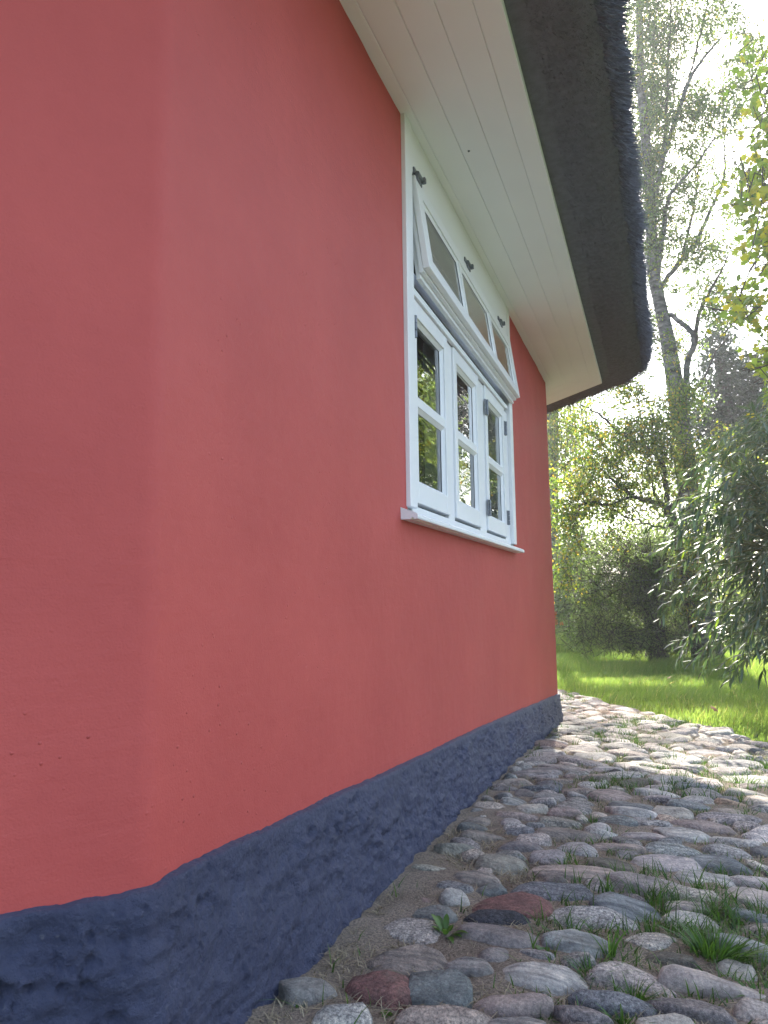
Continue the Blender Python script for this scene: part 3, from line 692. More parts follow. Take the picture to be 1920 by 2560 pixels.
for k, s in enumerate(stones):
    if k in cs: continue
    me = PRL[k % 8]; co = np.empty(len(me.vertices)*3, np.float32); me.vertices.foreach_get('co', co); co = co.reshape(-1, 3)
    mm = np.array(stone_mat(s)); RV_.append(co@mm[:3, :3].T+mm[:3, 3])
    fi = np.empty(len(me.polygons)*3, np.int32); me.loops.foreach_get('vertex_index', fi); RF_.append(fi.reshape(-1, 3)+o_); o_ += len(co)
    RC_.append(np.tile([*s[6], rng.random()], (len(co), 1)))
if RV_:
    o = link('small_cobblestones', mesh_np('small_cobblestones', np.vstack(RV_), np.vstack(RF_), None, np.vstack(RC_)), path, M_stone2, True); tag(o, kind='stuff')

# ------------------------------------------------------------------ grass
def blades(P, H, Wd, lean, tint, seg=2, curl=.5):
    """curved grass blades; P base points, H heights, lean = horizontal bend direction"""
    n = len(P); H = np.asarray(H)[:, None]; Wd = np.asarray(Wd)[:, None]
    side = np.stack([-lean[:, 1], lean[:, 0], np.zeros(n)], 1); side = unit(side+rng.normal(0, .5, (n, 3))*np.array([1, 1, 0]))
    L3 = np.concatenate([lean, np.zeros((n, 1))], 1); up = np.array([0, 0, 1.])
    rows = []
    for k in range(seg+1):
        t = k/seg; c = P+up*H*(t-curl*.45*t*t*np.linalg.norm(L3, axis=1, keepdims=True))+L3*H*t*t
        wd = Wd*(1-t)**.7
        if k < seg: rows += [c-side*wd*.5, c+side*wd*.5]
        else: rows += [c]
    V = np.stack(rows, 1).reshape(-1, 3); m = 2*seg+1; i = np.arange(n)[:, None]*m; F = []
    for k in range(seg-1): F += [i+np.array([[2*k, 2*k+1, 2*k+3]]), i+np.array([[2*k, 2*k+3, 2*k+2]])]
    k = seg-1; F += [i+np.array([[2*k, 2*k+1, 2*k+2]])]
    F = np.concatenate(F, 1).reshape(-1, 3)
    return V, F, np.repeat(tint, m)
def lawn_grass():
    n = 210000
    # more blades where the camera is near
    y = 4.2+10.3*rng.random(n)**1.25; x = rng.uniform(-5.5, 4.2, n)
    keep = (x > edge_x(y)-.03+.05*np.sin(y*9)+rng.normal(0, .06, n)) & ((x+y > 6.6) | (x > 0)); x, y = x[keep], y[keep]; n = len(x)
    cl = np.array([noise.noise(Vector((a*1.7, b*1.7, 0))) for a, b in zip(x, y)]); c2 = np.array([noise.noise(Vector((a*.6, b*.6, 7))) for a, b in zip(x, y)])
    d = np.abs(x-edge_x(y))
    H = (.075+.05*rng.random(n)+.05*np.clip(cl, -.6, 1))*np.clip(.45+d*.8, .45, 1)*np.where(y > 10.6, 1.7, 1)
    ang = rng.uniform(0, 6.28, n); pref = np.stack([cl*1.0+.35, c2-.4], 1)
    lean = .55*np.stack([np.cos(ang), np.sin(ang)], 1)*rng.random((n, 1))+.55*pref
    t = np.clip(.45+.3*c2+rng.normal(0, .17, n), 0, .93); t[rng.random(n) < .03] = 1
    P = np.stack([x, y, gz(y)-.03], 1)
    return blades(P, H, rng.uniform(.004, .008, n)*(1+.05*np.clip(y-6, 0, 8)), lean, t, 3)
V, F, t = lawn_grass()
o = link('lawn_grass', mesh_np('lawn_grass', V, F, t), None, M_grass); tag(o, 'long green lawn grass growing beyond the cobbled path', 'grass', kind='stuff')
# joints of the paving: dry straw and small green blades
free = np.argwhere(~occ); fy = free[:, 0]*GS+GY0; fx = free[:, 1]*GS+GX0
ok = (fx < edge_x(fy)-.0) & (fx > wall_x(fy)+.06) & (fy > .6) & (fy < 8.6); fx, fy = fx[ok], fy[ok]
nz_ = np.array([fbm(Vector((a*1.3, b*1.3, 2.)), .8, 3) for a, b in zip(fx, fy)])
def pick(n, wgt):
    p = wgt/wgt.sum(); k = rng.choice(len(fx), n, p=p); return fx[k]+rng.uniform(-.006, .006, n), fy[k]+rng.uniform(-.006, .006, n), nz_[k]
x, y, q = pick(13000, np.clip(.15+nz_+.35*(fx > .35), .02, 2)*np.where((fx < .42) & (fy < 3.2), .06, 1)/(1+.05*fy)); n = len(x)
ang = rng.uniform(0, 6.28, n); lean = np.stack([np.cos(ang), np.sin(ang)], 1)*rng.uniform(.2, 1.2, (n, 1))
tn = np.clip(.45+rng.normal(0, .25, n), 0, 1)
V, F, t = blades(np.stack([x, y, gz(y)-.004], 1), rng.uniform(.022, .065, n)*np.clip(.8+q, .6, 1.4), rng.uniform(.0022, .005, n), lean, tn, 3, .7)
o = link('joint_grass', mesh_np('joint_grass', V, F, t), None, M_tuft); tag(o, 'short green grass sprouting in the joints between cobbles', 'grass', kind='stuff')
x, y, q = pick(24000, np.clip(.6-nz_*.3, .05, 2)/(1+.25*fy**1.3)); n = len(x)
ang = rng.uniform(0, 6.28, n); lean = np.stack([np.cos(ang), np.sin(ang)], 1)*rng.uniform(1.2, 3.2, (n, 1))
V, F, t = blades(np.stack([x, y, gz(y)+.0], 1), rng.uniform(.008, .024, n), rng.uniform(.0018, .0036, n), lean, rng.random(n), 3, .4)
o = link('dry_straw', mesh_np('dry_straw', V, F, t), None, M_straw); tag(o, 'dry straw and dead grass lying in the soil joints of the path', 'straw', kind='stuff')
# separate tufts that stand out
def tuft(px, py, wpx, hpx, n, label, lean0=(0, 0), wd=.005, tint=.55, flop=.8):
    g = on_ground(px, py); dist = np.linalg.norm(g-CAM); r = .5*wpx*dist/CF; hh = hpx*dist/CF
    a = rng.uniform(0, 6.28, n); rr = r*.55*np.sqrt(rng.random(n)); P = np.stack([g[0]+rr*np.cos(a), g[1]+rr*np.sin(a)*.7, np.zeros(n)], 1); P[:, 2] = gz(P[:, 1])-.01
    lean = np.stack([np.cos(a), np.sin(a)], 1)*(rr/(r*.55))[:, None]*flop*1.4+np.array(lean0)+rng.normal(0, .25, (n, 2))
    H = hh*rng.uniform(.4, .9, n)
    P0 = P-np.array([g[0], g[1], gz(g[1])])
    V, F, t = blades(P0, H, rng.uniform(.7, 1.3, n)*wd, lean, np.clip(tint+rng.normal(0, .18, n), 0, 1), 4, .6)
    o = link('grass_tuft', mesh_np('grass_tuft', V, F, t), None, M_tuft); o.location = (g[0], g[1], float(gz(g[1]))); tag(o, label, 'grass tuft', 'grass tufts in the cobbled path')
c5 = lambda x, y: (1000+x*.5546, 1900+y*.5546)
tuft(*c5(1430, 900), 150, 95, 190, 'big bright green grass tuft at the right, beside a mossy dark stone', (.2, .1))
tuft(*c5(1540, 720), 170, 60, 150, 'long flopping dark green grass over a light stone at the right edge', (-.9, .1), .005, .25)
tuft(*c5(1250, 690), 120, 55, 90, 'flopped grass tuft between the slate stone and a beige stone', (.9, .2), .0045, .3)
tuft(*c5(850, 285), 75, 40, 90, 'low tuft of fine grass beside the dark blue stone mid path', (-.5, 0), .0035, .35)
tuft(*c5(1000, 440), 80, 40, 60, 'slanting grass tuft below the tan stone', (.5, 0), .004, .6)
tuft(*c5(945, 900), 45, 115, 16, 'few tall upright grass blades above the grey slate stone', (.05, .0), .007, .65, .4)
tuft(*c5(880, 980), 110, 70, 80, 'ragged grass tuft left of the round pinkish stone', (.3, 0), .005, .45)
tuft(*c5(1060, 1090), 90, 60, 60, 'grass tuft growing at the edge of the blue grey slate', (.2, 0), .005, .5)
tuft(*c5(1010, 1200), 70, 60, 40, 'grass tuft cut by the lower edge of the photo', (.1, 0), .006, .5)
tuft(*c5(1545, 110), 130, 42, 160, 'bright green grass patch at the far right of the cobbles', (.1, 0), .004, .7)
tuft(*c5(660, 1160), 75, 50, 50, 'grass tuft right of the pinkish brown stone at the bottom', (0, 0), .005, .4)
tuft(*c5(1640, 1080), 80, 70, 60, 'grass tuft right of the large round stone at the right edge', (.2, 0), .005, .5)
tuft(*c5(1560, 260), 90, 35, 70, 'thin grass growing right of the pale mauve stone', (0, 0), .004, .5)
tuft(*c5(1110, 820), 130, 40, 70, 'trailing grass left of the big bright tuft', (.8, -.1), .0045, .4)
tuft(*c5(1240, 10), 70, 40, 60, 'upright grass tuft near the sunny end of the path', (0, 0), .004, .6)
tuft(*c5(1380, 250), 60, 30, 50, 'small soft grass tuft above the brown pink stone', (0, 0), .004, .6)
def weed(px, py, n, Lpx, wpx, label, name='weed', spread=.8):
    g = on_ground(px, py); dist = np.linalg.norm(g-CAM); L = Lpx*dist/CF; Wd = wpx*dist/CF; parts = []; tt = []
    for k in range(n):
        a = k*2.4+rng.normal(0, .3); el = rng.uniform(.35, 1.15); l = L*rng.uniform(.6, 1.1)
        D = np.array([math.cos(a)*math.cos(el)*spread, math.sin(a)*math.cos(el)*spread, math.sin(el)])
        sd = unit(np.cross(D, [0, 0, 1.])); ts = np.linspace(0, 1, 7); P = D*l*ts[:, None]-np.array([0, 0, 1])*l*.35*(ts**2.2)[:, None]
        wd = Wd*np.array([.25, .35, .7, 1, .95, .6, .03])*.5
        V = np.stack([P-sd*wd[:, None]+np.array([0, 0, .15])*wd[:, None], P, P+sd*wd[:, None]+np.array([0, 0, .15])*wd[:, None]], 1).reshape(-1, 3)
        F = [(3*i+j, 3*i+j+1, 3*i+4+j, 3*i+3+j) for i in range(6) for j in range(2)]
        parts.append((V, np.array(F))); tt += [rng.uniform(.4, .8)]*len(V)
    V, F = join_np(parts); o = link(name, mesh_np(name, V, F, tt), None, M_tuft, True); o.location = (g[0], g[1], float(gz(g[1]))-.004); return tag(o, label, name.replace('_', ' '), 'weeds in the cobbled path')
weed(*c5(205, 800), 15, 85, 13, 'broad leaved grass weed growing on dusty soil left of the black stone')
weed(*c5(320, 850), 7, 28, 14, 'small round leaved weed below the purple grey stone', spread=1.1)
weed(*c5(500, 910), 5, 24, 15, 'bright green sprout of round leaves right of the grey stone', 'sprout', 1.1)
weed(967, 2535, 5, 22, 16, 'two leaved seedling on soil at the bottom edge by the plinth', 'sprout', 1.1)
weed(750, 2520, 5, 24, 15, 'lobed green seedling on bare soil between plinth and red stone', 'sprout', 1.1)
weed(880, 2345, 4, 18, 12, 'tiny seedling alone on bare dusty soil by the plinth', 'sprout', 1.1)
weed(*c5(650, 870), 8, 30, 16, 'clover like weed left of the light green grey stone', spread=1.1)

# ------------------------------------------------------------------ trees and shrubs
def cloud(ells, n, sub=14, spread=.16, drop=.0):
    """leaf positions: sprays scattered through measured ellipses (px,py,rx,ry,depth,thick,weight)"""
    E = np.array([(*e, 1.) if len(e) == 6 else e for e in ells], float); wv = E[:, 2]*E[:, 3]*E[:, 6]; wv /= wv.sum()
    m = max(1, n//sub); k = rng.choice(len(E), m, p=wv); e = E[k]
    u = unit(rng.normal(0, 1, (m, 3)))*(rng.random((m, 1))**.42)
    px = e[:, 0]+u[:, 0]*e[:, 2]; py = e[:, 1]+u[:, 1]*e[:, 3]; dp = e[:, 4]+u[:, 2]*e[:, 5]
    C = CAM+dp[:, None]*(FW+RT*((px-960)/CF)[:, None]+UP*((1280-py)/CF)[:, None])
    d0 = unit(rng.normal(0, 1, (m, 3))+np.array([0, 0, -drop]))
    tl = rng.random((m, sub, 1))-.4
    P = C[:, None]+d0[:, None]*tl*spread*2.6+rng.normal(0, spread*.38, (m, sub, 3))
    D = unit(d0[:, None]*.6+rng.normal(0, .7, (m, sub, 3))+np.array([0, 0, -.35]))
    tw = (C, d0, spread)
    return P.reshape(-1, 3), D.reshape(-1, 3), tw, np.repeat(rng.normal(0, .18, m), sub)
GAPS = [(on_ground(1640, 1712), 1.0, .55), (on_ground(1850, 1800), .5, .5)]  # leaves are cut from the crowns so that sun reaches these lawn patches
def gap_keep(P):
    k = (P[:, 2]+.25)/sv.z; G = P-np.array(sv)[None]*k[:, None]; keep = np.ones(len(P), bool)
    for g, rx, ry in GAPS:
        keep &= ~((((G[:, 0]-g[0])/rx)**2+((G[:, 1]-g[1])/ry)**2 < 1) & (rng.random(len(P)) < .85))
    return keep
def crown(name, ells, n, L, W, m, parent, sub=14, spread=.16, tint=(.45, .2), drop=0., yellow=.02, twigm=None):
    P, D, tw, ct = cloud(ells, n, sub, spread, drop); kp = gap_keep(P); P, D, ct = P[kp], D[kp], ct[kp]; k = len(P)
    V, F = leaves_np(P, D, rng.uniform(.7, 1.25, k)*L, rng.uniform(.75, 1.2, k)*W)
    t = np.clip(tint[0]+ct+rng.normal(0, tint[1], k), 0, .92); t[rng.random(k) < yellow] = 1.
    o = link(name, mesh_np(name, V, F, np.repeat(t, 4)), parent, m); tag(o, kind='stuff')
    if twigm is not None:
        C, d0, sp = tw; q = [tube_np(np.array([c-d*sp*1.5, c+d*sp*.2+np.array([0, 0, -.01]), c+d*sp*1.5]), [.005, .004, .002], 3) for c, d in zip(C, d0)]
        V, F = join_np(q); o = link('twigs', mesh_np('twigs', V, F), parent, twigm); tag(o, kind='stuff')
    return P
def limb(name, pts, rads, parent, m, n=8, depth=None, wob=0., sm=6):
    """pts: (px, py, depth) measured"""
    W3 = np.array([at(*p) for p in pts]); W3 = smooth_line(W3, sm, wob); r = np.interp(np.linspace(0, 1, len(W3)), np.linspace(0, 1, len(rads)), rads)
    V, F = tube_np(W3, r, n); return link(name, mesh_np(name, V, F), parent, m, True)
def base_at(px, depth):
    p = at(px, 1600, depth); p[2] = gz(p[1])-.03; return p

# birch
b0 = base_at(1775, 12.0)
birch = empty('birch_tree', b0); tag(birch, 'tall birch tree with pale peeling trunk and forking limbs beyond the lawn', 'tree')
T = [b0]+[at(*p) for p in ((1765, 1560, 12), (1738, 1400, 12), (1722, 1240, 12), (1713, 1160, 12), (1701, 1062, 12), (1692, 989, 12), (1668, 845, 12.05), (1646, 743, 12.1), (1632, 660, 12.15), (1625, 477, 12.3), (1606, 260, 12.5), (1600, 130, 12.6), (1596, -80, 12.8), (1590, -330, 13))]
W3 = smooth_line(np.array(T), 6); rr = np.interp(np.linspace(0, 1, len(W3)), np.linspace(0, 1, len(T)), [.21, .18, .17, .17, .165, .15, .14, .115, .10, .10, .085, .075, .065, .05, .03])
rr = rr*(1+.06*np.array([noise.noise(Vector((i*.6, 3, 1))) for i in range(len(rr))]))
V, F = tube_np(W3, rr, 14)
link('trunk', mesh_np('trunk', V, F), birch, M_birchbark, True)
for pts, rad in ((((1714, 1012, 12), (1716, 950, 11.9), (1720, 900, 11.85), (1737, 858, 11.8), (1722, 822, 11.85), (1700, 805, 11.95), (1676, 786, 12.05)), [.075, .07, .062, .058, .055, .05, .05]),
                 (((1737, 858, 11.8), (1744, 800, 11.75), (1755, 765, 11.7), (1782, 715, 11.6), (1799, 686, 11.5), (1820, 640, 11.4)), [.05, .042, .035, .03, .022, .012]),
                 (((1716, 1000, 12), (1742, 970, 12.1), (1768, 930, 12.2), (1790, 880, 12.3), (1830, 830, 12.4)), [.04, .035, .025, .018, .01]),
                 (((1640, 716, 12.1), (1660, 560, 12), (1668, 515, 11.9), (1684, 474, 11.8), (1740, 412, 11.6), (1790, 340, 11.5)), [.06, .05, .042, .036, .026, .012]),
                 (((1645, 740, 12.1), (1672, 690, 12.2), (1742, 599, 12.3), (1778, 520, 12.4), (1808, 452, 12.4), (1812, 380, 12.5), (1808, 300, 12.5)), [.055, .05, .042, .034, .028, .02, .01]),
                 (((1700, 660, 12.2), (1734, 521, 12.4), (1747, 417, 12.5), (1760, 330, 12.6)), [.03, .025, .018, .008]),
                 (((1628, 520, 12.2), (1642, 470, 12), (1660, 390, 11.9), (1684, 315, 11.8), (1722, 204, 11.7), (1760, 143, 11.6), (1818, 76, 11.5)), [.06, .052, .048, .044, .038, .03, .012]),
                 (((1704, 250, 11.75), (1730, 170, 11.9), (1750, 90, 12), (1775, -20, 12.1)), [.035, .03, .024, .012]),
                 (((1660, 390, 11.9), (1668, 260, 12), (1672, 120, 12), (1680, -60, 12)), [.035, .03, .024, .014]),
                 (((1606, 260, 12.5), (1570, 150, 12.7), (1540, 0, 12.9)), [.04, .03, .012])):
    limb('branch', pts, np.array(rad)*.8, birch, M_birchbark if rad[0] > .05 else M_bark, 7, None, .006)
crown('crown', [(1690, 600, 90, 190, 12.3, .9, .5), (1780, 420, 80, 110, 12.3, .8, .45), (1850, 190, 60, 120, 12, .8, .45), (1640, 330, 60, 330, 13.2, .6, .7), (1400, 700, 150, 220, 12.8, 1.2, .36), (1380, 400, 150, 260, 13, 1.2, .2), (1575, 300, 60, 330, 13.2, 1., .9), (1600, 800, 50, 180, 13, .8, .9), (1640, 100, 80, 170, 12.4, 1.2, 1.1), (1760, 50, 110, 100, 12, 1.2, .85), (1690, 300, 90, 110, 12, 1., .9), (1800, 265, 90, 80, 11.8, 1., 1.0), (1630, 520, 50, 170, 12.2, .9, 1.1),  # includes unseen foliage behind the thatch, added to dapple the path end
                (1755, 640, 80, 60, 12, .9, .8), (1820, 560, 60, 90, 12.2, .8, .35), (1720, 470, 70, 70, 12.2, .9, .45), (1690, 860, 80, 60, 12.6, .3, .6), (1790, 760, 80, 70, 11.9, .8, .8), (1720, 1000, 70, 60, 11.8, .5, .6),
                (1600, -100, 120, 150, 12.5, 1.5, .9), (1800, -120, 150, 120, 12.2, 1.5, .8), (1880, 120, 50, 80, 11.9, .7, .3), (1590, 790, 40, 90, 12.3, .6, .6)], 62000, .048, .038, M_birchleaf, birch, 20, .135, (.4, .2), .2, .025, M_twig)
# the smaller thorn tree in front of it
b1 = base_at(1742, 11.4)
thorn = empty('hawthorn_tree', b1); tag(thorn, 'small spreading yellow green tree with thin dark branches left of the birch', 'tree')
V, F = tube_np(smooth_line(np.array([b1, at(1725, 1500, 11.3), at(1700, 1380, 11.1), at(1678, 1275, 11)]), 5), np.linspace(.09, .06, 16), 8); link('trunk', mesh_np('trunk', V, F), thorn, M_bark, True)
for pts, rad in ((((1684, 1320, 11), (1660, 1268, 10.9), (1624, 1253, 10.8), (1580, 1239, 10.7), (1537, 1206, 10.6), (1500, 1170, 10.5)), [.05, .042, .034, .028, .02, .01]),
                 (((1678, 1275, 11), (1665, 1220, 11), (1651, 1150, 11), (1600, 1110, 10.9), (1551, 1083, 10.8), (1508, 1044, 10.7), (1450, 1010, 10.7)), [.05, .042, .036, .028, .022, .016, .008]),
                 (((1580, 1239, 10.7), (1530, 1262, 10.6), (1480, 1256, 10.5), (1450, 1264, 10.4), (1440, 1300, 10.4)), [.024, .022, .02, .016, .008]),
                 (((1660, 1268, 10.9), (1640, 1240, 11), (1625, 1200, 11.1), (1610, 1150, 11.2)), [.025, .02, .014, .008]),
                 (((1684, 1320, 11), (1630, 1315, 10.9), (1560, 1290, 10.9), (1500, 1262, 10.8)), [.02, .016, .012, .007]),
                 (((1678, 1275, 11), (1720, 1200, 11), (1780, 1150, 10.9), (1840, 1120, 10.8)), [.04, .032, .022, .01])):
    limb('branch', pts, rad, thorn, M_bark, 6, None, .012)
crown('crown', [(1570, 1130, 130, 100, 10.9, .9, 1.2), (1450, 1210, 75, 100, 10.7, .8, .95), (1420, 1320, 50, 80, 10.6, .6, 1.0), (1640, 1070, 80, 80, 11, .8, 1.0), (1560, 1260, 130, 70, 10.8, .8, 1.1), (1470, 1060, 70, 50, 10.8, .6, .55),
                (1800, 1130, 110, 70, 11, .8, .9), (1420, 1440, 40, 60, 10.6, .5, .8), (1560, 1350, 90, 40, 10.6, .5, .6), (1700, 1200, 80, 90, 11.2, .6, .8), (1690, 1000, 60, 50, 11, .5, .6), (1745, 1400, 60, 170, 10.9, .3, 1.1), (1545, 970, 110, 55, 11.4, .6, .9), (1660, 880, 60, 120, 11.5, .3, .15)], 26000, .046, .038, M_thornleaf, thorn, 22, .135, (.45, .22), .3, .03, M_twig)
# pollard willow
b2 = base_at(1640, 11.6)
poll = empty('pollard_willow', b2); tag(poll, 'bushy pollard willow with short dark trunk and fan of fine shoots on the lawn', 'tree')
V, F = tube_np(smooth_line(np.array([b2-[0, 0, .05], b2+[0, 0, .15], at(1636, 1560, 11.6), at(1630, 1500, 11.6), at(1628, 1470, 11.6)]), 5), [.25]*2+[.19]*4+[.16]*6+[.17]*5+[.18, .16, .12, .05], 14); link('trunk', mesh_np('trunk', V, F), poll, M_bark, True)
parts = []; PT, PD = [], []
for k in range(170):
    a = rng.normal(0, 1); tip = at(1600+rng.normal(0, 62)+a*30, 1300+abs(rng.normal(0, 1))*105, 11.4+rng.normal(0, .5)); st = at(1629+rng.normal(0, 11), 1492+rng.normal(0, 9), 11.6)
    mid = st*.5+tip*.5+np.array([0, 0, .22])+rng.normal(0, .04, 3); ln_ = smooth_line(np.array([st, st*.75+mid*.25+(mid-st)*.12, mid, tip]), 6)
    parts.append(tube_np(ln_, np.linspace(.014, .003, len(ln_)), 4))
    q = ln_[5:]; idx = rng.integers(0, len(q), 55); PT.append(q[idx]+rng.normal(0, .035, (55, 3))); PD.append(unit((tip-mid)[None]*.8+rng.normal(0, .6, (55, 3))))
V, F = join_np(parts); tag(link('shoots', mesh_np('shoots', V, F), poll, M_twig, True), kind='stuff')
V, F = leaves_np(np.vstack(PT), np.vstack(PD), rng.uniform(.05, .085, 170*55), .012); tag(link('foliage', mesh_np('foliage', V, F, np.repeat(np.clip(rng.normal(.5, .2, 170*55), 0, 1), 4)), poll, M_pollardleaf), kind='stuff')
crown('crown', [(1560, 1470, 95, 130, 11.3, .7), (1475, 1460, 55, 130, 11.5, .6, .8), (1640, 1390, 90, 70, 11.6, .6), (1555, 1590, 90, 45, 11.2, .5), (1700, 1490, 50, 110, 11.8, .4), (1450, 1580, 50, 55, 11.6, .4, .8), (1630, 1480, 60, 60, 11.1, .15, 1.4), (1700, 1580, 50, 50, 11.9, .3), (1595, 1605, 45, 35, 11.2, .3, 1.2), (1690, 1600, 45, 40, 11.2, .3, 1.2)], 36000, .065, .012, M_pollardleaf, poll, 14, .11, (.5, .2), .1, .0, M_twig)
# dark ivy-covered tree
b3 = base_at(1850, 16.5)
ivy = empty('ivy_clad_tree', b3); tag(ivy, 'dense dark ivy clad tree behind the birch on the right', 'tree')
V, F = tube_np(np.array([b3, at(1840, 1300, 16.5), at(1820, 1050, 16.5), at(1795, 880, 16.5)]), [.3, .26, .2, .08], 10); link('trunk', mesh_np('trunk', V, F), ivy, M_bark, True)
crown('crown', [(1795, 850, 38, 50, 16.5, .5), (1810, 940, 75, 80, 16.5, .8), (1860, 1060, 80, 110, 16.5, .9), (1780, 1050, 60, 80, 16.5, .8), (1900, 960, 60, 90, 16.8, .7, .8), (1870, 1230, 80, 120, 16.5, .9), (2000, 900, 70, 160, 16.5, .8, 1.2), (2080, 1050, 80, 180, 16.5, .8, 1.)], 30000, .085, .07, M_darkleaf, ivy, 14, .16, (.5, .25), 0, 0, None)
# weeping birch far left
b4 = base_at(1376, 18.)
weep = empty('weeping_birch', b4); tag(weep, 'weeping tree with hanging strings of small leaves just past the house corner', 'tree')
V, F = tube_np(np.array([b4, at(1376, 1300, 18), at(1378, 1100, 18), at(1385, 900, 18), at(1395, 700, 18)]), [.24, .2, .17, .12, .06], 10); link('trunk', mesh_np('trunk', V, F), weep, M_birchbark, True)
PT, PD, parts = [], [], []
for k in range(120):
    t0 = at(1350+rng.random()*120, 930+rng.random()*150, 17.5+rng.normal(0, .8)); ln_ = t0+np.linspace(0, 1, 9)[:, None]*np.array([rng.normal(0, .15), rng.normal(0, .15), -rng.uniform(.9, 2.2)])+rng.normal(0, .03, (9, 3))
    parts.append(tube_np(ln_, .004, 3)); idx = rng.integers(0, 9, 48); PT.append(ln_[idx]+rng.normal(0, .06, (48, 3))); PD.append(rng.normal(0, .5, (48, 3))+np.array([0, 0, -1]))
V, F = join_np(parts); tag(link('hanging_twigs', mesh_np('hanging_twigs', V, F), weep, M_twig), kind='stuff')
V, F = leaves_np(np.vstack(PT), np.vstack(PD), rng.uniform(.05, .075, 120*48), .05); tag(link('foliage', mesh_np('foliage', V, F, np.repeat(np.clip(rng.normal(.62, .2, 120*48), 0, .95), 4)), weep, M_thornleaf), kind='stuff')
# pale sunlit shrub by the corner
b5 = base_at(1430, 14.5)
pale = empty('pale_shrub', b5); tag(pale, 'pale silvery sunlit shrub at the lawn edge near the house corner', 'shrub')
parts = [tube_np(smooth_line(np.array([b5+[dx, 0, 0], at(1430+dx*60, 1500, 14.5), at(1425+dx*160, 1380, 14.5)]), 4), np.linspace(.03, .008, 9), 5) for dx in (-.3, -.1, .1, .3)]
V, F = join_np(parts); link('stem', mesh_np('stem', V, F), pale, M_twig, True)
crown('crown', [(1420, 1500, 60, 130, 14.5, .7), (1450, 1400, 60, 90, 14.7, .7), (1400, 1600, 60, 60, 14.2, .5)], 8000, .075, .03, M_paleleaf, pale, 12, .14, (.5, .25), 0, 0, M_twig)
# reeds / tall grass by the corner and the orange flowers
g0 = base_at(1405, 13.)
n = 700; P = np.stack([rng.uniform(-.7, .6, n), rng.uniform(-.5, .5, n), np.zeros(n)], 1); a = rng.uniform(0, 6.28, n)
V, F, t = blades(P, rng.uniform(.3, .85, n), rng.uniform(.008, .016, n), np.stack([np.cos(a), np.sin(a)], 1)*rng.uniform(.1, .6, (n, 1)), np.clip(rng.normal(.6, .2, n), 0, .95), 4)
o = link('tall_grass', mesh_np('tall_grass', V, F, t), None, M_grass); o.location = g0; tag(o, 'clump of tall bright grass at the lawn edge past the house corner', 'grass')
fl = empty('flower_plant', base_at(1384, 13.4)); tag(fl, 'orange flowering plant just past the far house corner', 'flower')
M_orange = plain('orange_petals', (.55, .20, .06), .6, .2, .2)
q = []; V_, F_, o_ = [], [], 0
for k in range(14):
    tip = at(1384+rng.normal(0, 8), 1552+rng.normal(0, 14), 13.4); bb = np.array(fl.location)+rng.normal(0, .06, 3)*[1, 1, 0]
    q.append(tube_np(smooth_line(np.array([bb, (bb+tip)/2+rng.normal(0, .03, 3), tip]), 4), .005, 4))
    m_ = 9; an = np.arange(m_)*6.283/m_; D = np.stack([np.cos(an), -.6*np.ones(m_), np.sin(an)], 1)+rng.normal(0, .2, (m_, 3)); V, F = leaves_np(np.tile(tip, (m_, 1)), D, .055, .035); V_.append(V); F_.append(F+o_); o_ += len(V)
V, F = join_np(q); link('stem', mesh_np('stem', V, F), fl, M_twigg)
link('petals', mesh_np('petals', np.vstack(V_), np.vstack(F_)), fl, M_orange)['kind'] = 'stuff'

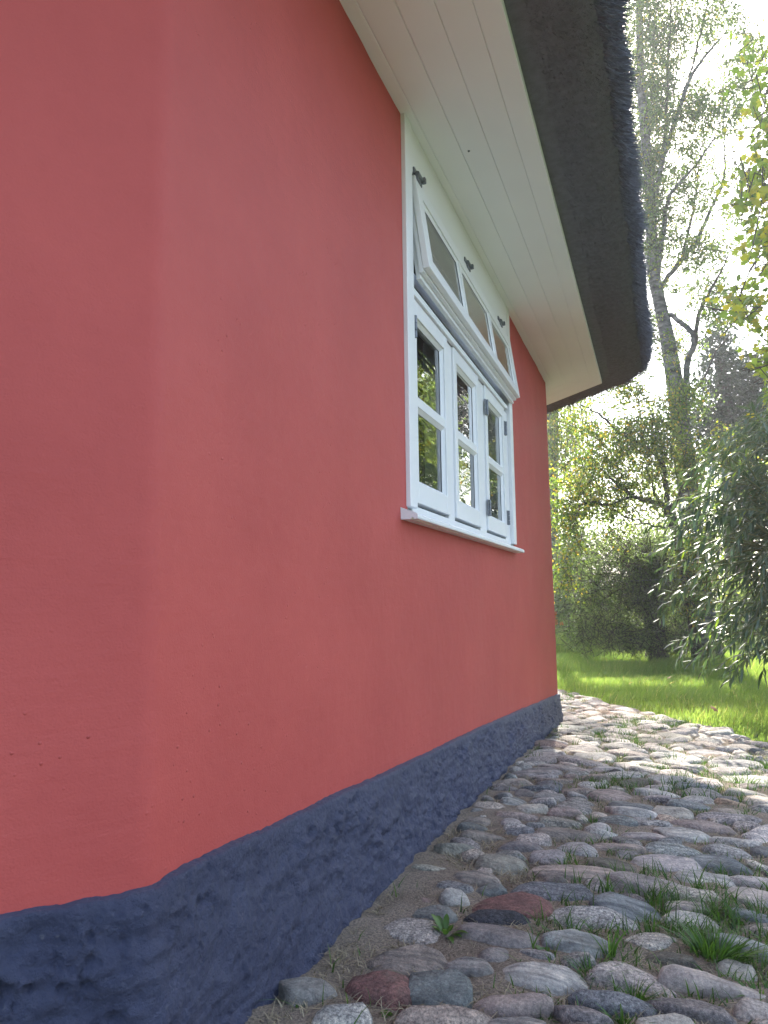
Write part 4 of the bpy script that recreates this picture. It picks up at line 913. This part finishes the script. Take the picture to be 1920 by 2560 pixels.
# ---- foreground willow with long leaves
def long_leaf(L, W, bend, fold=.18, n=5):
    ts = np.linspace(0, 1, n+1); wd = W*np.array([.12, .75, 1, .9, .55, .02]); y = L*ts; z = -bend*L*ts**1.8
    V = []
    for i in range(n+1): V += [(-wd[i]/2, y[i], z[i]+fold*wd[i]), (0, y[i], z[i]), (wd[i]/2, y[i], z[i]+fold*wd[i])]
    F = []
    for i in range(n):
        for j in range(2): F.append((3*i+j, 3*i+j+1, 3*i+4+j, 3*i+3+j))
    return np.array(V), np.array(F)
def leaf_field(P, D, N, sc, tint, protos, m, parent, nobj=300, margin=40):
    """nearest leaves in view become objects, the rest one mesh"""
    D = unit(D); X = unit(np.cross(D, N)); Z = np.cross(X, D)
    u, v, z = proj(P); vis = (u > -margin) & (u < 1920+margin) & (v > -margin) & (v < 2560) & (z > .3)
    order = np.argsort(np.where(vis, z/np.maximum(sc, .1), 1e6)); ob = order[:nobj]
    meshes = {}
    tl = np.digitize(tint, [.2, .4, .6, .8, .96])
    for i in ob:
        key = (int(i) % len(protos), int(tl[i]))
        if key not in meshes:
            V, F = protos[key[0]]; me = mesh_np('leaf', V, F, np.full(len(V), [.12, .3, .5, .7, .88, 1.][key[1]])); me.materials.append(m); me.shade_smooth(); meshes[key] = me
        o = bpy.data.objects.new('leaf', meshes[key]); COL.objects.link(o); o.parent = parent; o.matrix_parent_inverse = Matrix.Translation(parent.location).inverted()
        mm = Matrix.Identity(4)
        for r in range(3): mm[r][0], mm[r][1], mm[r][2], mm[r][3] = X[i, r]*sc[i], D[i, r]*sc[i], Z[i, r]*sc[i], P[i, r]
        o.matrix_basis = mm
    rest = order[nobj:]; Vs, Fs, ts, off = [], [], [], 0
    for k, (V, F) in enumerate(protos):
        r = rest[rest % len(protos) == k]
        if len(r) == 0: continue
        W3 = P[r][:, None]+sc[r][:, None, None]*(V[None, :, 0:1]*X[r][:, None]+V[None, :, 1:2]*D[r][:, None]+V[None, :, 2:3]*Z[r][:, None])
        Vs.append(W3.reshape(-1, 3)); Fs.append((F[None]+(np.arange(len(r))*len(V))[:, None, None]).reshape(-1, F.shape[1])+off); ts.append(np.repeat(tint[r], len(V))); off += len(r)*len(V)
    o = link('foliage', mesh_np('foliage', np.vstack(Vs), np.vstack(Fs), np.concatenate(ts)), parent, m, True); tag(o, kind='stuff')
wb = np.array([2.15, 6.6, gz(6.6)-.03])
willow = empty('willow_shrub', wb); tag(willow, 'foreground willow shrub with long narrow grey green leaves drooping over lawn', 'shrub')
LE_Y = [960, 1020, 1150, 1300, 1400, 1550, 1640, 1720]; LE_X = [1930, 1850, 1720, 1590, 1610, 1640, 1670, 1770]
hubs = [wb+np.array(v) for v in ((-.1, -.2, .5), (.1, -.5, 1.0), (-.2, -.6, 1.5), (.3, -.9, 1.9), (0, -.1, 2.2), (-.4, -.5, 1.2), (.5, -1., 1.3))]
parts = [tube_np(smooth_line(np.array([wb, wb*.5+h*.5+rng.normal(0, .06, 3), h]), 5), np.linspace(.05, .02, 11), 7) for h in hubs]
V, F = join_np(parts); link('trunk', mesh_np('trunk', V, F), willow, M_bark, True)
LP, LD, LN, parts = [], [], [], []
NTW = 400
for k in range(NTW):
    if k < 330:
        py = rng.uniform(985, 1715); lx = np.interp(py, LE_Y, LE_X); px = lx+(rng.random()**.85)*(2080-lx); dp = rng.uniform(4.7, 6.6)
    else: py = rng.uniform(900, 1650); px = rng.uniform(2000, 2700); dp = rng.uniform(5, 7.5)
    tip = at(px, py, dp)
    if tip[2] < gz(tip[1])+.1: tip[2] = gz(tip[1])+.1+.15*rng.random()
    h = min(hubs, key=lambda q: np.linalg.norm(q-tip)+rng.normal(0, .3)); d = tip-h
    mid = h+d*.55+np.array([0, 0, .10+.22*rng.random()*np.linalg.norm(d)])+rng.normal(0, .06, 3)
    ln_ = smooth_line(np.array([h, h+(mid-h)*.5+[0, 0, .05], mid, mid*.45+tip*.55+[0, 0, .05], tip]), 10)
    parts.append(tube_np(ln_, np.linspace(.009, .0018, len(ln_)), 5))
    seg = np.linalg.norm(np.diff(ln_, axis=0), axis=1); cum = np.concatenate([[0], np.cumsum(seg)]); tot = cum[-1]
    lo = max(0, tot-rng.uniform(.55, 1.0)); ss = np.arange(lo, tot, .021); nn = len(ss)
    pos = np.stack([np.interp(ss, cum, ln_[:, j]) for j in range(3)], 1); tg = unit(np.stack([np.interp(np.minimum(ss+.03, tot), cum, ln_[:, j]) for j in range(3)], 1)-np.stack([np.interp(np.maximum(ss-.03, 0), cum, ln_[:, j]) for j in range(3)], 1))
    sidev = unit(np.cross(tg, [0, 0, 1.])); ph = np.arange(nn)*2.4+rng.random()*6; upv = np.cross(sidev, tg)
    rad = sidev*np.cos(ph)[:, None]+upv*np.sin(ph)[:, None]
    LP.append(pos); LD.append(tg*.75+rad*.62+np.array([0, 0, -.28])+rng.normal(0, .14, (nn, 3))); LN.append(rad*.3+np.array([0, 0, 1.])-tg*.2+rng.normal(0, .25, (nn, 3)))
V, F = join_np(parts); tag(link('twigs', mesh_np('twigs', V, F), willow, M_twigg, True), kind='stuff')
LP, LD, LN = np.vstack(LP), np.vstack(LD), np.vstack(LN); nl = len(LP)
tint = np.clip(rng.normal(.5, .22, nl), 0, .95); tint[rng.random(nl) < .018] = 1
leaf_field(LP, LD, LN, rng.uniform(.65, 1.15, nl), tint, [long_leaf(.10, .0175, b, f) for b, f in ((.08, .15), (.2, .2), (.32, .12), (.0, .25))], M_willowleaf, willow)
# ---- maple at the upper right, leaves bright against the sun
def maple_leaf(L, bend):
    out = [(0, 0), (.16, .10), (.46, .08), (.34, .30), (.62, .52), (.34, .52), (.30, .66), (.12, .62), (0, 1.0), (-.12, .62), (-.30, .66), (-.34, .52), (-.62, .52), (-.34, .30), (-.46, .08), (-.16, .10)]
    V = [(0, .38*L, .03*L)]+[(x*L, y*L, -bend*L*(y*y+x*x)) for x, y in out]; n = len(out)
    return np.array(V), np.array([(0, 1+i, 1+(i+1) % n) for i in range(n)])
mb = np.array([3.6, 8.2, gz(8.2)-.03])
maple = empty('maple_tree', mb); tag(maple, 'yellow green maple with backlit lobed leaves at the upper right edge', 'tree')
crownpts = [at(2050, 900, 8.), at(2000, 640, 8), at(2050, 400, 8), at(2200, 300, 8.3), at(2000, 150, 8), at(2350, 700, 8.2), at(2200, 950, 8)]
V, F = tube_np(smooth_line(np.array([mb, mb+[-.05, 0, 1.2], mb+[-.1, .05, 2.6], at(2300, 500, 8.3), at(2280, 100, 8.3)]), 6), np.linspace(.15, .05, 25), 10); link('trunk', mesh_np('trunk', V, F), maple, M_bark, True)
ME = [(1885, 460, 45, 80, 7.4, .6, 1.), (1905, 620, 50, 70, 7.2, .6, 1.1), (1865, 760, 55, 45, 7.3, .5, .9), (1910, 290, 35, 80, 7.5, .6, .6), (1900, 150, 40, 80, 7.4, .6, .4), (1935, 860, 45, 60, 7.2, .6, .7), (1970, 920, 50, 110, 7.4, .7, 1.6), (1985, 500, 80, 330, 7.6, .9, .9), (2150, 500, 140, 450, 8, 1.2, .8), (2380, 600, 160, 450, 8.2, 1.2, .7)]
P, D, tw, ct = cloud(ME, 11000, 10, .17); nl = len(P)
q = [tube_np(np.array([c-d*.28, c+np.array([0, 0, -.02]), c+d*.28]), [.006, .005, .002], 4) for c, d in zip(tw[0], tw[1])]
for hp in crownpts: q.append(tube_np(smooth_line(np.array([at(2290, 520+rng.normal(0, 150), 8.3), (hp+at(2290, 520, 8.3))/2+[0, 0, .15], hp]), 5), np.linspace(.035, .01, 11), 6))
q.append(tube_np(smooth_line(np.array([at(2200, 330, 8), at(1985, 309, 7.8), at(1900, 316, 7.6), at(1835, 326, 7.5)]), 5), np.linspace(.02, .005, 16), 5))
q.append(tube_np(smooth_line(np.array([at(2100, 560, 7.8), at(1960, 600, 7.5), at(1885, 660, 7.3), at(1840, 770, 7.2)]), 5), np.linspace(.02, .004, 16), 5))
V, F = join_np(q); tag(link('branches', mesh_np('branches', V, F), maple, M_twig, True), kind='stuff')
leaf_field(P, D+np.array([0, 0, -.5]), rng.normal(0, .6, (nl, 3))+np.array([-.3, -.3, .8]), rng.uniform(.7, 1.25, nl), np.clip(.5+ct+rng.normal(0, .2, nl), 0, 1), [maple_leaf(.082, b) for b in (.05, .2, .35)], M_mapleleaf, maple)

# ---- wood behind, reads as one mass
FE = [(1420, 1330, 120, 260, 24, 2, .7), (1600, 1250, 160, 260, 25, 2, .8), (1800, 1300, 180, 260, 25, 2, 1.), (2000, 1250, 200, 350, 25, 2.5, 1.), (2300, 1200, 260, 420, 24, 3, 1.), (1200, 1300, 200, 300, 26, 2, 1.), (1650, 1580, 350, 60, 19, 1.5, 1.3), (2200, 1540, 350, 100, 17, 1.5, 1.2), (2300, 900, 300, 500, 15, 1.5, 1.6), (2800, 900, 350, 600, 14, 2, 1.3), (1750, 1250, 170, 200, 18, 1, .6), (1480, 1350, 120, 230, 19, 1, .6), (1560, 1540, 200, 90, 14.6, .6, 1.6), (1790, 1540, 150, 100, 14, .6, 1.6), (1420, 1480, 60, 150, 15.5, .6, 1.2)]
P, D, tw, ct = cloud(FE, 72000, 16, .3); k = len(P); V, F = leaves_np(P, D, rng.uniform(.08, .15, k), .085)
o = link('far_wood', mesh_np('far_wood', V, F, np.repeat(np.clip(.5+ct+rng.normal(0, .2, k), 0, 1), 4)), None, M_farleaf); tag(o, 'light green wood filling the background behind the garden trees', 'wood', kind='stuff')

P, D, tw, ct = cloud([(2050, 1150, 130, 420, 12, 1., 1.), (2300, 1000, 200, 520, 11.5, 1.2, 1.), (2700, 950, 300, 560, 11, 1.5, 1.), (3300, 1000, 400, 560, 10.5, 1.5, .8)], 26000, 16, .3); k = len(P); V, F = leaves_np(P, D, rng.uniform(.12, .2, k), .11)
o = link('garden_trees', mesh_np('garden_trees', V, F, np.repeat(np.clip(.35+ct+rng.normal(0, .2, k), 0, 1), 4)), None, M_farleaf); tag(o, 'dense garden trees reflected in the window panes at the right', 'wood', kind='stuff')
# ---- fence wire seen against the pollard willow
pw = [at(1395, 1455, 12.6), at(1560, 1453, 11.0), at(1650, 1449, 10.9), at(1760, 1448, 10.8)]
V, F = tube_np(smooth_line(np.array(pw), 5), .004, 5); o = link('fence_wire', mesh_np('fence_wire', V, F), None, M_iron); tag(o, 'thin taut grey wire stretched in front of the pollard willow', 'wire')
# ---- fallen leaves on the lawn
M_yl = plain('yellow_fallen_leaf', (.45, .38, .03), .6, .3, .15); M_bl = plain('brown_fallen_leaf', (.16, .08, .035), .7, .3, .2)
for px, py, m_, lab in ((1572, 1722, M_yl, 'yellow fallen leaf lying flat on the lawn, left of the other yellow leaf'), (1676, 1722, M_yl, 'yellow fallen leaf standing on edge in the sunlit grass'), (1795, 1798, M_bl, 'brown curled leaf on the grass by the path edge'), (1668, 1708, M_bl, 'dark brown leaf in the sunlit grass above the yellow leaves')):
    g = on_ground(px, py); V, F = maple_leaf(.085, .25); o = link('fallen_leaf', mesh_np('fallen_leaf', V, F), None, m_, True)
    o.location = (g[0], g[1], float(gz(g[1]))+.055); o.rotation_euler = (rng.uniform(.2, .9), rng.uniform(-.3, .3), rng.uniform(0, 6)); tag(o, lab, 'leaf', 'fallen leaves on the lawn')

# ---- thin volume added in place of lens glare, washing out the treetops
HAZE = .0036
bm = bmesh.new(); box_bm(bm, -320, 320, -220, 320, -1.5, 14.5)
m_, t_, nd_, ln_2, out_ = mat('thin_glare_haze'); vp = nd_('VolumePrincipled', i_Density=HAZE, i_Anisotropy=.35); vp.inputs['Color'].default_value = (.95, .96, .97, 1); ln_2(vp.outputs[0], out_.inputs['Volume'])
tag(bm_obj('glare_haze', bm, None, m_), kind='stuff')
